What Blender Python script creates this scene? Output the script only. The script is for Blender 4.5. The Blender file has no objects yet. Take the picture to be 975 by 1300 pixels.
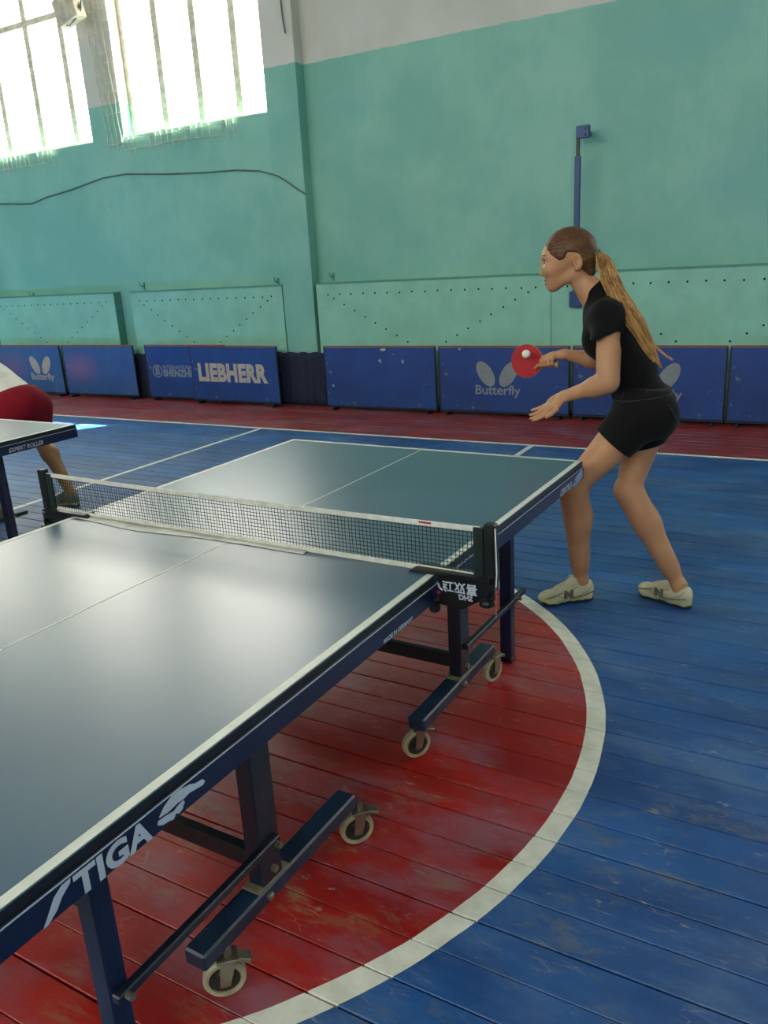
import bpy, bmesh, math, random
import numpy as np
from mathutils import Vector, Matrix
random.seed(7); np.random.seed(7)
sc = bpy.context.scene
COL = sc.collection
PI = math.pi

# ---------------------------------------------------------------- camera, world, sun, exposure
CAM_LOC = (1.71413, -1.92101, 1.61477)
CAM_ROT = (1.267161, 0.0547065, 0.512829)
FPX = 1015.98
cd = bpy.data.cameras.new('camera'); cam = bpy.data.objects.new('camera', cd); COL.objects.link(cam)
cam.location = CAM_LOC; cam.rotation_euler = CAM_ROT
cd.sensor_fit = 'HORIZONTAL'; cd.sensor_width = 36; cd.lens = 36*FPX/975
cd.clip_start = .05; cd.clip_end = 200
sc.camera = cam
_R = np.array(cam.rotation_euler.to_matrix())
def at(px, py, Y):
    """point of the room seen at a pixel of the photograph, on the plane y = Y"""
    d = _R @ np.array([(px-487.5)/FPX, -(py-650)/FPX, -1.0])
    return np.array(CAM_LOC) + d*(Y-CAM_LOC[1])/d[1]

sc.view_settings.view_transform = 'Standard'; sc.view_settings.look = 'None'
sc.view_settings.gamma = 1; sc.view_settings.use_curve_mapping = False
sc.view_settings.exposure = 0.75
try:
    sc.cycles.use_denoising = True
    sc.cycles.max_bounces = 8; sc.cycles.diffuse_bounces = 5; sc.cycles.glossy_bounces = 3
    sc.cycles.transparent_max_bounces = 12; sc.cycles.sample_clamp_indirect = 6
    sc.cycles.caustics_reflective = False; sc.cycles.caustics_refractive = False
except Exception: pass

world = bpy.data.worlds.new('World'); sc.world = world; world.use_nodes = True
wt = world.node_tree; wt.nodes.clear()
wo = wt.nodes.new('ShaderNodeOutputWorld'); wb = wt.nodes.new('ShaderNodeBackground')
wb.inputs['Color'].default_value = (1.0, .95, .86, 1); wb.inputs['Strength'].default_value = 7.0
wt.links.new(wb.outputs[0], wo.inputs[0])

sd = bpy.data.lights.new('sun', 'SUN'); sun = bpy.data.objects.new('sun', sd); COL.objects.link(sun)
sd.energy = 45; sd.angle = math.radians(.6); sd.color = (1, .95, .86)
sun.rotation_euler = Vector((-1.12, -1.87, -3.33)).to_track_quat('-Z', 'Y').to_euler()
sun.location = (4, 10, 12)

# windows: (x0, x1, wall) ; sills and heads
WIN_BACK = [(-12.55,-10.25), (-9.5,-7.12), (-6.55,-4.2), (3.95,6.1), (6.5,8.5)]
WIN_FRONT = [(-11,-8.4), (-7,-4.4), (-3,-.4), (1.2,3.8), (5,7.6)]
SILL, HEAD = 3.3, 6.2
X0, X1, YB, YF, ZC = -13.2, 8.8, 6.2, -8.0, 7.0
for i, (a, b) in enumerate(WIN_BACK + WIN_FRONT):
    ld = bpy.data.lights.new('daylight_portal', 'AREA'); lo = bpy.data.objects.new('daylight_portal', ld); COL.objects.link(lo)
    ld.shape = 'RECTANGLE'; ld.size = b-a; ld.size_y = HEAD-SILL; ld.cycles.is_portal = True
    if i < len(WIN_BACK): lo.location = ((a+b)/2, YB+.3, (SILL+HEAD)/2); lo.rotation_euler = (-PI/2, 0, 0)
    else: lo.location = ((a+b)/2, YF-.3, (SILL+HEAD)/2); lo.rotation_euler = (PI/2, 0, 0)

# ---------------------------------------------------------------- helpers: naming and meshes
def tag(o, label=None, cat=None, group=None, kind=None):
    if label: o['label'] = label
    if cat: o['category'] = cat
    if group: o['group'] = group
    if kind: o['kind'] = kind
    return o
def thing(name, label, cat, loc=(0,0,0), rz=0, group=None):
    o = bpy.data.objects.new(name, None); COL.objects.link(o); o.empty_display_size = .1
    o.location = loc; o.rotation_euler = (0, 0, rz)
    return tag(o, label, cat, group)
def copy_tree(o, parent=None):
    c = o.copy(); COL.objects.link(c)
    if parent: c.parent = parent
    for ch in list(o.children): copy_tree(ch, c)
    return c
class MB:
    def __init__(s): s.bm = bmesh.new()
    def box(s, c, d, bevel=0, rot=None, segs=1):
        r = bmesh.ops.create_cube(s.bm, size=1)
        M = Matrix.Diagonal((d[0], d[1], d[2], 1))
        R = (rot if rot is not None else Matrix.Identity(3)).to_4x4()
        vs = r['verts']
        bmesh.ops.transform(s.bm, matrix=M, verts=vs)
        if bevel:
            es = list({e for v in vs for e in v.link_edges})
            rr = bmesh.ops.bevel(s.bm, geom=es, offset=bevel, segments=segs, profile=.5, affect='EDGES')
            vs = list({v for f in rr['faces'] for v in f.verts} | {v for v in vs if v.is_valid})
        bmesh.ops.transform(s.bm, matrix=Matrix.Translation(c) @ R, verts=vs)
        return s
    def bar(s, a, b, w, h, up=(0,0,1), bevel=.002):
        a = Vector(a); b = Vector(b); z = (b-a); L = z.length; z.normalize()
        u = Vector(up); x = u.cross(z)
        if x.length < 1e-4: x = Vector((1,0,0)).cross(z)
        x.normalize(); y = z.cross(x)
        return s.box((a+b)/2, (w, h, L), bevel, Matrix((x, y, z)).transposed())
    def tube(s, pts, r, n=8, caps=True):
        pts = [Vector(p) for p in pts]; rs = r if hasattr(r, '__len__') else [r]*len(pts)
        rings = []; prev = None
        for i, p in enumerate(pts):
            t = (pts[min(i+1, len(pts)-1)] - pts[max(i-1, 0)]).normalized()
            if prev is None:
                x = t.orthogonal().normalized()
            else:
                x = (prev - t*prev.dot(t)).normalized()
            prev = x; y = t.cross(x)
            rings.append([s.bm.verts.new(p + (x*math.cos(2*PI*k/n) + y*math.sin(2*PI*k/n))*rs[i]) for k in range(n)])
        for a, b in zip(rings, rings[1:]):
            for k in range(n): s.bm.faces.new((a[k], a[(k+1)%n], b[(k+1)%n], b[k]))
        if caps:
            s.bm.faces.new(rings[0][::-1]); s.bm.faces.new(rings[-1])
        return s
    def lathe(s, prof, c=(0,0,0), axis=(0,0,1), n=24, ring=False):
        """prof = [(radius, height)]"""
        q = Vector((0,0,1)).rotation_difference(Vector(axis)).to_matrix(); c = Vector(c)
        rings = [[s.bm.verts.new(c + q @ Vector((r*math.cos(2*PI*k/n), r*math.sin(2*PI*k/n), h))) for k in range(n)] for r, h in prof]
        for a, b in zip(rings, rings[1:]):
            for k in range(n): s.bm.faces.new((a[k], a[(k+1)%n], b[(k+1)%n], b[k]))
        if ring:
            for k in range(n): s.bm.faces.new((rings[-1][k], rings[-1][(k+1)%n], rings[0][(k+1)%n], rings[0][k]))
            return s
        if prof[0][0] > 1e-5: s.bm.faces.new(rings[0][::-1])
        if prof[-1][0] > 1e-5: s.bm.faces.new(rings[-1])
        return s
    def prism(s, poly, o, ux, uy, th):
        """2-D outline poly placed at o with axes ux, uy, thickness th along ux x uy"""
        o = Vector(o); ux = Vector(ux).normalized(); uy = Vector(uy).normalized(); n = ux.cross(uy)
        A = [s.bm.verts.new(o + ux*x + uy*y) for x, y in poly]
        B = [s.bm.verts.new(o + ux*x + uy*y + n*th) for x, y in poly]
        fs = [s.bm.faces.new(A[::-1]), s.bm.faces.new(B)]
        for k in range(len(A)):
            k2 = (k+1) % len(A); s.bm.faces.new((A[k], A[k2], B[k2], B[k]))
        bmesh.ops.triangulate(s.bm, faces=fs)
        return s
    def build(s, name, mat, parent=None, smooth=False, loc=None):
        me = bpy.data.meshes.new(name)
        bmesh.ops.recalc_face_normals(s.bm, faces=s.bm.faces)
        s.bm.to_mesh(me); s.bm.free()
        if smooth:
            me.polygons.foreach_set('use_smooth', [True]*len(me.polygons))
            try: me.set_sharp_from_angle(angle=math.radians(38))
            except Exception: pass
        me.materials.append(mat)
        o = bpy.data.objects.new(name, me); COL.objects.link(o)
        if parent: o.parent = parent
        if loc is not None: o.location = loc
        return o
def text_mesh(name, body, size, mat, parent, M, depth=.0006, bold=0, shear=0, spacing=1.0, wx=1.0, align='LEFT'):
    cu = bpy.data.curves.new(name, 'FONT'); cu.body = body; cu.size = size; cu.extrude = depth/2
    cu.offset = bold; cu.shear = shear; cu.space_character = spacing; cu.align_x = align; cu.resolution_u = 4
    t = bpy.data.objects.new(name, cu); COL.objects.link(t)
    dg = bpy.context.evaluated_depsgraph_get(); dg.update()
    me = bpy.data.meshes.new_from_object(t.evaluated_get(dg)); bpy.data.objects.remove(t)
    me.transform(Matrix.Diagonal((wx, 1, 1, 1))); me.transform(M)
    me.materials.clear(); me.materials.append(mat); me.name = name
    o = bpy.data.objects.new(name, me); COL.objects.link(o)
    if parent: o.parent = parent
    return o
def frame(o, ux, uy):
    ux = Vector(ux).normalized(); uy = Vector(uy); uy = (uy-ux*uy.dot(ux)).normalized(); uz = ux.cross(uy)
    M = Matrix((ux, uy, uz)).transposed().to_4x4(); M.translation = Vector(o); return M

# ---------------------------------------------------------------- helpers: materials
def srgb(r, g, b):
    f = lambda c: ((c/255+.055)/1.055)**2.4 if c/255 > .04045 else c/255/12.92
    return (f(r), f(g), f(b), 1)
class NT:
    def __init__(s, name):
        s.m = bpy.data.materials.new(name); s.m.use_nodes = True; s.t = s.m.node_tree; s.t.nodes.clear()
        s.out = s.t.nodes.new('ShaderNodeOutputMaterial'); s.b = s.t.nodes.new('ShaderNodeBsdfPrincipled')
        s.t.links.new(s.b.outputs[0], s.out.inputs[0])
    def n(s, typ, **kw):
        nd = s.t.nodes.new(typ)
        for k, v in kw.items(): setattr(nd, k, v)
        return nd
    def put(s, sock, v):
        if hasattr(v, 'node'): s.t.links.new(v, sock)
        elif v is not None: sock.default_value = v
    def math(s, op, a, b=None, c=None, clamp=False):
        nd = s.n('ShaderNodeMath', operation=op, use_clamp=clamp); s.put(nd.inputs[0], a)
        if b is not None: s.put(nd.inputs[1], b)
        if c is not None: s.put(nd.inputs[2], c)
        return nd.outputs[0]
    def mix(s, f, a, b, mode='MIX'):
        nd = s.n('ShaderNodeMix', data_type='RGBA', blend_type=mode); s.put(nd.inputs[0], f); s.put(nd.inputs[6], a); s.put(nd.inputs[7], b); return nd.outputs[2]
    def noise(s, vec, scale, detail=4, rough=.55, stretch=None, dist=0):
        if stretch:
            mp = s.n('ShaderNodeMapping'); s.put(mp.inputs[0], vec); mp.inputs['Scale'].default_value = stretch; vec = mp.outputs[0]
        nd = s.n('ShaderNodeTexNoise'); s.put(nd.inputs['Vector'], vec); nd.inputs['Scale'].default_value = scale
        nd.inputs['Detail'].default_value = detail; nd.inputs['Roughness'].default_value = rough; nd.inputs['Distortion'].default_value = dist
        return nd.outputs[0]
    def ramp(s, f, lo, hi):
        nd = s.n('ShaderNodeMapRange'); nd.interpolation_type = 'SMOOTHSTEP'; s.put(nd.inputs[0], f)
        nd.inputs[1].default_value = lo; nd.inputs[2].default_value = hi; return nd.outputs[0]
    def bump(s, h, strength=.2, dist=.01):
        nd = s.n('ShaderNodeBump'); s.put(nd.inputs['Height'], h); nd.inputs['Strength'].default_value = strength; nd.inputs['Distance'].default_value = dist
        s.t.links.new(nd.outputs[0], s.b.inputs['Normal'])
    def pos(s): return s.n('ShaderNodeNewGeometry').outputs['Position']
    def obj(s): return s.n('ShaderNodeTexCoord').outputs['Object']
def simple(name, col, rough=.5, metal=0, var=.12, scale=12, bump=0, spec=None, coat=0, worn=None, wornamt=.62):
    N = NT(name); p = N.obj(); nz = N.noise(p, scale, 5)
    dark = (col[0]*(1-var*2), col[1]*(1-var*2), col[2]*(1-var*2), 1); lite = tuple(min(1, c*(1+var*1.5)) for c in col[:3]) + (1,)
    c = N.mix(N.ramp(nz, .3, .7), dark, lite)
    if worn is not None:
        w = N.ramp(N.noise(p, scale*2.7, 8, .7), wornamt, wornamt+.08); c = N.mix(w, c, worn)
    N.put(N.b.inputs['Base Color'], c); N.b.inputs['Metallic'].default_value = metal
    N.put(N.b.inputs['Roughness'], N.math('MULTIPLY_ADD', nz, .2, rough-.1))
    if spec is not None: N.b.inputs['Specular IOR Level'].default_value = spec
    if coat: N.b.inputs['Coat Weight'].default_value = coat
    if bump: N.bump(N.noise(p, scale*6, 4), bump, .004)
    return N.m

def mat_floor():
    N = NT('painted_floor_boards'); P = N.pos(); sx = N.n('ShaderNodeSeparateXYZ'); N.put(sx.inputs[0], P); x, y, z = sx.outputs
    wob = N.math('MULTIPLY_ADD', N.noise(P, 5, 3), .02, -.01)
    def band(v, lo, hi):
        return N.math('MULTIPLY', N.math('GREATER_THAN', v, lo), N.math('LESS_THAN', v, hi))
    dx = N.math('ADD', x, .5767); dy = N.math('SUBTRACT', y, .1832)
    r = N.math('ADD', N.math('SQRT', N.math('ADD', N.math('MULTIPLY', dx, dx), N.math('MULTIPLY', dy, dy))), N.math('MULTIPLY', wob, .5))
    yy = N.math('ADD', y, N.math('MULTIPLY', wob, .4))
    blue = N.mix(N.ramp(N.noise(P, 1.3, 5, .6, (1, 2.2, 1)), .35, .68), srgb(22, 72, 138), srgb(38, 98, 170))
    red = N.mix(N.ramp(N.noise(P, 1.7, 5, .6, (1, 2, 1)), .35, .7), srgb(150, 16, 12), srgb(184, 32, 22))
    red2 = N.mix(N.ramp(N.noise(P, 2.1, 4), .35, .7), srgb(140, 40, 34), srgb(160, 54, 46))
    c = N.mix(N.math('LESS_THAN', r, 1.69), blue, red)
    c = N.mix(N.math('GREATER_THAN', yy, 4.70), c, red2)
    lines = N.math('MAXIMUM', band(r, 1.662, 1.728), band(yy, 4.665, 4.715))
    inroom = N.math('LESS_THAN', y, 4.70)
    outc = N.math('GREATER_THAN', r, 1.7)
    lines = N.math('MAXIMUM', lines, N.math('MULTIPLY', band(N.math('ADD', x, 3.60), -.024, .024), inroom))
    lines = N.math('MAXIMUM', lines, N.math('MULTIPLY', N.math('MULTIPLY', band(N.math('ADD', x, .61), -.024, .024), inroom), outc))
    white = N.mix(N.ramp(N.noise(P, 9, 6, .65), .35, .72), srgb(238, 240, 230), srgb(212, 214, 202))
    c = N.mix(lines, c, white)
    # board to board tone
    oi = N.n('ShaderNodeObjectInfo').outputs['Random']
    notw = N.math('MULTIPLY_ADD', lines, -.85, 1)
    c = N.mix(N.math('MULTIPLY', N.math('MULTIPLY', oi, .22), notw), c, (.02, .02, .03, 1))
    # wear: bare wood scuffs drawn out along the boards, dust and scratches
    big = N.ramp(N.noise(P, 1.1, 4), .40, .60)
    w1 = N.ramp(N.noise(P, 5.5, 9, .75, (.8, 2.0, 1), .4), .52, .66)
    w1 = N.math('MULTIPLY', N.math('MULTIPLY', w1, big), notw)
    wc = N.mix(N.math('LESS_THAN', r, 1.69), srgb(104, 112, 120), srgb(150, 112, 80))
    c = N.mix(N.math('MULTIPLY', w1, .62), c, wc)
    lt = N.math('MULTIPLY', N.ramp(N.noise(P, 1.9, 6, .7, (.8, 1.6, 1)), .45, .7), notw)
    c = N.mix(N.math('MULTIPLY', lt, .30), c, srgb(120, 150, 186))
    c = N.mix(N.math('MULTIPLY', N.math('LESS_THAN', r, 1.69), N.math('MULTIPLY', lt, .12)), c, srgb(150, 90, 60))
    w2 = N.ramp(N.noise(P, 22, 8, .75, (.4, 1.5, 1), .6), .59, .70)
    mid = N.ramp(N.noise(P, 2.2, 3), .36, .56)
    c = N.mix(N.math('MULTIPLY', N.math('MULTIPLY', N.math('MULTIPLY', w2, mid), notw), .8), c, srgb(168, 158, 146))
    # scratches
    wv = N.n('ShaderNodeTexVoronoi', feature='DISTANCE_TO_EDGE'); mp = N.n('ShaderNodeMapping'); N.put(mp.inputs[0], P)
    mp.inputs['Rotation'].default_value = (0, 0, .5); mp.inputs['Scale'].default_value = (3, 14, 1); N.put(wv.inputs['Vector'], mp.outputs[0]); wv.inputs['Scale'].default_value = 3.1
    scr = N.math('MULTIPLY', N.math('SUBTRACT', 1, N.ramp(wv.outputs[0], .0, .03)), N.ramp(N.noise(P, 6, 4), .55, .65))
    c = N.mix(N.math('MULTIPLY', scr, .28), c, srgb(190, 180, 165))
    dk = N.ramp(N.noise(P, 7, 7, .7, (.7, 2, 1)), .58, .75)
    c = N.mix(N.math('MULTIPLY', N.math('MULTIPLY', dk, .35), notw), c, (.015, .015, .02, 1))
    N.put(N.b.inputs['Base Color'], c)
    rg = N.math('MULTIPLY_ADD', N.noise(P, 3.5, 6, .6), .25, .28)
    rg = N.math('ADD', rg, N.math('MULTIPLY', w1, .2), clamp=True)
    N.put(N.b.inputs['Roughness'], rg); N.b.inputs['Specular IOR Level'].default_value = .5
    N.bump(N.math('ADD', N.noise(P, 14, 6, .6, (.25, 2, 1)), N.math('MULTIPLY', w1, .3)), .25, .003)
    return N.m
def mat_wall():
    N = NT('painted_plaster'); P = N.pos(); sx = N.n('ShaderNodeSeparateXYZ'); N.put(sx.inputs[0], P); x, y, z = sx.outputs
    zz = N.math('ADD', z, N.math('MULTIPLY_ADD', N.noise(P, 8, 3), .03, -.015))
    teal = N.mix(N.ramp(N.noise(P, .9, 5, .6), .35, .68), srgb(118, 179, 164), srgb(138, 194, 176))
    patch = N.ramp(N.noise(P, 2.8, 6, .65, (1, 1, .6)), .5, .7)
    teal = N.mix(N.math('MULTIPLY', patch, .4), teal, srgb(108, 176, 172))
    teal = N.mix(N.math('MULTIPLY', N.ramp(N.noise(P, 6, 6, .7), .62, .75), .25), teal, srgb(140, 176, 150))
    wht = N.mix(N.ramp(N.noise(P, 1.6, 5), .35, .7), srgb(196, 196, 186), srgb(206, 206, 198))
    c = N.mix(N.math('GREATER_THAN', zz, 3.70), teal, wht)
    N.put(N.b.inputs['Base Color'], c); N.b.inputs['Roughness'].default_value = .6
    N.put(N.b.inputs['Roughness'], N.math('MULTIPLY_ADD', N.noise(P, 3, 4), .3, .4))
    N.bump(N.math('ADD', N.noise(P, 4, 6, .6), N.math('MULTIPLY', N.noise(P, 40, 3), .15)), .3, .012)
    return N.m
def mat_tabletop():
    N = NT('blue_table_lacquer'); P = N.obj()
    c = N.mix(N.ramp(N.noise(P, 2, 5), .35, .7), srgb(58, 90, 114), srgb(66, 98, 120))
    sm = N.ramp(N.noise(P, 3.2, 7, .7, (1, .5, 1), .5), .5, .75)
    c = N.mix(N.math('MULTIPLY', sm, .15), c, srgb(104, 116, 120))
    N.put(N.b.inputs['Base Color'], c)
    N.put(N.b.inputs['Roughness'], N.math('ADD', N.math('MULTIPLY_ADD', N.noise(P, 1.8, 5, .6), .03, .275), N.math('MULTIPLY', sm, .015)))
    N.b.inputs['Specular IOR Level'].default_value = .8
    return N.m
M = {}
M['floor'] = mat_floor(); M['wall'] = mat_wall(); M['table'] = mat_tabletop()
M['ceiling'] = simple('ceiling_paint', srgb(205, 205, 198), .7)
M['subfloor'] = simple('dark_subfloor', (.02, .016, .012, 1), .9)
M['cover'] = simple('painted_teal_board', srgb(136, 196, 176), .45, var=.05, scale=3, bump=.1)
M['cover_edge'] = simple('painted_teal_edge', srgb(84, 146, 134), .5, var=.06)
M['hole'] = simple('hole_black', (.004, .005, .005, 1), .9)
M['frame_white'] = simple('window_paint', srgb(216, 206, 186), .5)
M['line'] = simple('white_line_paint', srgb(214, 218, 210), .42, var=.05, worn=srgb(150, 152, 148), wornamt=.66)
M['edge_black'] = simple('table_edge_black', srgb(24, 26, 32), .4, var=.1)
M['navy'] = simple('navy_enamel', srgb(20, 30, 62), .32, var=.1, scale=8, worn=srgb(70, 76, 92), wornamt=.7)
M['navy_dk'] = simple('dark_navy_steel', srgb(22, 30, 46), .35, var=.15, worn=srgb(78, 80, 86), wornamt=.68)
M['navy_worn'] = simple('worn_navy_steel', srgb(24, 46, 72), .38, var=.2, scale=10, worn=srgb(110, 112, 112), wornamt=.66)
M['letter'] = simple('silver_lettering', srgb(186, 196, 214), .4, var=.04)
M['glareblue'] = simple('pale_blue_glare', srgb(150, 176, 222), .3, var=.2)
M['black'] = simple('black_plastic', srgb(16, 18, 20), .35, var=.1)
M['netpost'] = simple('dark_green_post', srgb(16, 34, 32), .4, var=.1)
M['netcord'] = simple('green_net_cord', srgb(8, 40, 36), .6, var=.1)
M['nettape'] = simple('white_net_tape', srgb(212, 212, 204), .7, var=.06, scale=30)
M['steel'] = simple('zinc_steel', srgb(150, 142, 128), .35, .8, var=.15, worn=srgb(96, 72, 52), wornamt=.64)
M['wheel'] = simple('cream_wheel_tyre', srgb(168, 160, 134), .55, var=.12, scale=20)
M['wheel_core'] = simple('dark_wheel_core', srgb(44, 44, 38), .5)
M['dust'] = simple('dusty_plate', srgb(120, 112, 88), .7, scale=30)
M['red_thing'] = simple('red_plastic', srgb(176, 40, 52), .4)
M['cord_w'] = simple('pale_cord', srgb(214, 210, 186), .8)
M['wire'] = simple('dark_wire', srgb(84, 104, 96), .6)
M['bluepole'] = simple('blue_painted_steel', srgb(14, 62, 118), .4, worn=srgb(60, 70, 60), wornamt=.7)
M['cloth_dark'] = simple('navy_cloth', srgb(30, 38, 66), .85, var=.1)
M['grime'] = simple('beige_casing', srgb(196, 184, 164), .6, scale=9)
def barrier_mat(name, a, b, stain=None):
    N = NT(name); P = N.obj(); sx = N.n('ShaderNodeSeparateXYZ'); N.put(sx.inputs[0], P)
    c = N.mix(N.ramp(N.noise(P, 1.6, 4), .3, .7), a, b)
    if stain:
        dx = N.math('MULTIPLY', N.math('ADD', sx.outputs[0], .38), 1.9); dz = N.math('MULTIPLY', N.math('SUBTRACT', sx.outputs[2], .42), 3.2)
        r = N.math('SQRT', N.math('ADD', N.math('MULTIPLY', dx, dx), N.math('MULTIPLY', dz, dz)))
        c = N.mix(N.math('MULTIPLY', N.math('SUBTRACT', 1, N.ramp(r, 0, .95)), .55), c, stain)
    # pale chips and rubs, mostly along the rim
    ex = N.math('ABSOLUTE', sx.outputs[0]); rim = N.math('MAXIMUM', N.ramp(ex, .5, .69), N.math('SUBTRACT', 1, N.ramp(sx.outputs[2], .05, .2)))
    ch = N.ramp(N.noise(P, 17, 8, .7), .57, .66)
    c = N.mix(N.math('MULTIPLY', N.math('MULTIPLY', ch, rim), .5), c, srgb(150, 160, 176))
    N.put(N.b.inputs['Base Color'], c); N.b.inputs['Roughness'].default_value = .5
    N.bump(N.noise(P, 60, 3), .1, .002); return N.m
M['bar'] = barrier_mat('blue_barrier_vinyl', srgb(14, 52, 120), srgb(20, 70, 146))
M['bar_fade'] = barrier_mat('faded_barrier_vinyl', srgb(40, 80, 140), srgb(60, 96, 156), srgb(128, 84, 132))
M['bar_frame'] = simple('dark_blue_frame', srgb(14, 24, 52), .45)
M['bar_trim'] = simple('red_brown_trim', srgb(150, 52, 50), .6)
M['bar_print'] = simple('grey_print', srgb(132, 140, 146), .6, var=.05)
M['bar_print_warm'] = simple('warm_grey_print', srgb(176, 168, 160), .6, var=.05)
M['tear'] = simple('torn_patch', srgb(170, 176, 182), .8)
def mat_glass():
    N = NT('window_glass'); N.t.nodes.remove(N.b)
    tr = N.n('ShaderNodeBsdfTransparent'); tr.inputs[0].default_value = (.97, .98, .97, 1)
    gl = N.n('ShaderNodeBsdfGlossy'); gl.inputs['Roughness'].default_value = .05
    mx = N.n('ShaderNodeMixShader'); mx.inputs[0].default_value = .06
    N.t.links.new(tr.outputs[0], mx.inputs[1]); N.t.links.new(gl.outputs[0], mx.inputs[2]); N.t.links.new(mx.outputs[0], N.out.inputs[0]); return N.m
M['glass'] = mat_glass()
def mat_skin(name, a, b):
    N = NT(name); P = N.obj()
    c = N.mix(N.ramp(N.noise(P, 9, 4), .35, .7), a, b)
    N.put(N.b.inputs['Base Color'], c); N.b.inputs['Roughness'].default_value = .48; N.b.inputs['Specular IOR Level'].default_value = .4
    N.b.inputs['Subsurface Weight'].default_value = .12; N.b.inputs['Subsurface Radius'].default_value = (.02, .008, .004); N.b.inputs['Subsurface Scale'].default_value = .5
    N.bump(N.noise(P, 120, 2), .04, .002); return N.m
M['skin'] = mat_skin('skin', srgb(182, 132, 98), srgb(194, 146, 110))
M['skin2'] = mat_skin('tanned_skin', srgb(176, 124, 84), srgb(190, 138, 96))
M['lips'] = simple('lips', srgb(158, 84, 76), .4)
def mat_hair(name, a, b, stretch, rot=None):
    N = NT(name); P = N.obj()
    if rot is None: nz = N.noise(P, 230, 3, .6, stretch)
    else:
        mp = N.n('ShaderNodeMapping', vector_type='TEXTURE'); N.put(mp.inputs[0], P); mp.inputs['Rotation'].default_value = (0, rot, 0); mp.inputs['Scale'].default_value = (1, 1, 30)
        nz = N.math('MULTIPLY_ADD', N.noise(mp.outputs[0], 150, 2), .6, N.math('MULTIPLY', N.noise(mp.outputs[0], 45, 2), .4))
    c = N.mix(N.ramp(nz, .3, .7), a, b); N.put(N.b.inputs['Base Color'], c)
    N.b.inputs['Roughness'].default_value = .5; N.b.inputs['Specular IOR Level'].default_value = .35
    N.bump(nz, .25, .002); return N.m
M['hair'] = mat_hair('brown_hair', srgb(62, 38, 22), srgb(104, 68, 38), (.10, 1, .8))
M['hair_tail'] = mat_hair('lit_brown_hair', srgb(96, 60, 30), srgb(208, 162, 102), None, -.47)  # same brown hair, golden light on the tail mixed into its colour
M['hair_dark'] = simple('dark_hair', srgb(40, 28, 22), .5)
def cloth(name, a, var=.15, scale=160, rough=.85):
    N = NT(name); P = N.obj(); c = N.mix(N.ramp(N.noise(P, 7, 4), .3, .7), a, tuple(min(1, k*(1+var*2)) for k in a[:3])+(1,))
    N.put(N.b.inputs['Base Color'], c); N.b.inputs['Roughness'].default_value = rough
    N.b.inputs['Sheen Weight'].default_value = .05; N.b.inputs['Specular IOR Level'].default_value = .15
    N.bump(N.math('ADD', N.noise(P, scale, 2), N.noise(P, 12, 3)), .2, .003); return N.m
M['tee'] = cloth('black_jersey', srgb(12, 12, 15))
M['shorts'] = cloth('black_denim', srgb(16, 16, 17), .2, 260)
M['seam'] = cloth('grey_seam', srgb(60, 60, 60))
M['tee_white'] = cloth('white_jersey', srgb(214, 212, 204))
M['shorts_red'] = cloth('dark_red_cloth', srgb(122, 16, 34))
M['shoe'] = simple('cream_trainer', srgb(196, 190, 160), .6, var=.08, scale=18, worn=srgb(140, 132, 108), wornamt=.62)
M['shoe_grey'] = simple('grey_trainer_trim', srgb(112, 110, 96), .6)
M['sole'] = simple('cream_sole', srgb(186, 180, 142), .6)
M['sole_dk'] = simple('dark_outsole', srgb(30, 30, 32), .7)
M['lace'] = simple('white_lace', srgb(220, 216, 200), .8)
M['rubber_red'] = simple('red_rubber', srgb(172, 20, 34), .45, var=.05)
M['rubber_black'] = simple('black_rubber', srgb(14, 14, 14), .45)
M['wood'] = simple('pale_wood', srgb(188, 142, 92), .5, scale=20)
M['ball'] = simple('white_ball', srgb(236, 232, 222), .4, var=.02)
M['eyewhite'] = simple('eye_white', srgb(170, 158, 148), .4)
M['iris'] = simple('dark_iris', srgb(36, 26, 18), .2)
M['sock'] = simple('white_sock', srgb(206, 200, 190), .9)

# ================================================================= THE SETTING
mb = MB(); mb.box(((X0+X1)/2, (YB+.1+YF)/2, -.06), (X1-X0+.8, YB-YF+1, .09))
floor = tag(mb.build('floor', M['subfloor']), kind='structure')
PITCH = .1222
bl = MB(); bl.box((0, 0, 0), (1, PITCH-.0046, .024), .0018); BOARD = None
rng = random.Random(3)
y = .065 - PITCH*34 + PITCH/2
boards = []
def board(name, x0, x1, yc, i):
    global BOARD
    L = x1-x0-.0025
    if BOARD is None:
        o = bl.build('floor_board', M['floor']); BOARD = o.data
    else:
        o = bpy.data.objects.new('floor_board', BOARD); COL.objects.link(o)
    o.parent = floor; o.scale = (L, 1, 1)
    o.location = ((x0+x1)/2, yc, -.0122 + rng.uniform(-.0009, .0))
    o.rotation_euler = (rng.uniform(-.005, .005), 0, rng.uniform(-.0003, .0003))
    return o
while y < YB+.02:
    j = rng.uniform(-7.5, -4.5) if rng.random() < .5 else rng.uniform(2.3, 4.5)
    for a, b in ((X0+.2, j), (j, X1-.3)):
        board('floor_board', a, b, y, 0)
    y += PITCH
# rear part of the hall behind the camera: boards joined
mb = MB()
yy = .065 - PITCH*34 - PITCH/2
while yy > YF:
    mb.box(((X0+X1)/2, yy, -.0122), (X1-X0-.5, PITCH-.003, .024)); yy -= PITCH
o = mb.build('rear_floor_boards', M['floor'], floor); o['kind'] = 'stuff'

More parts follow.
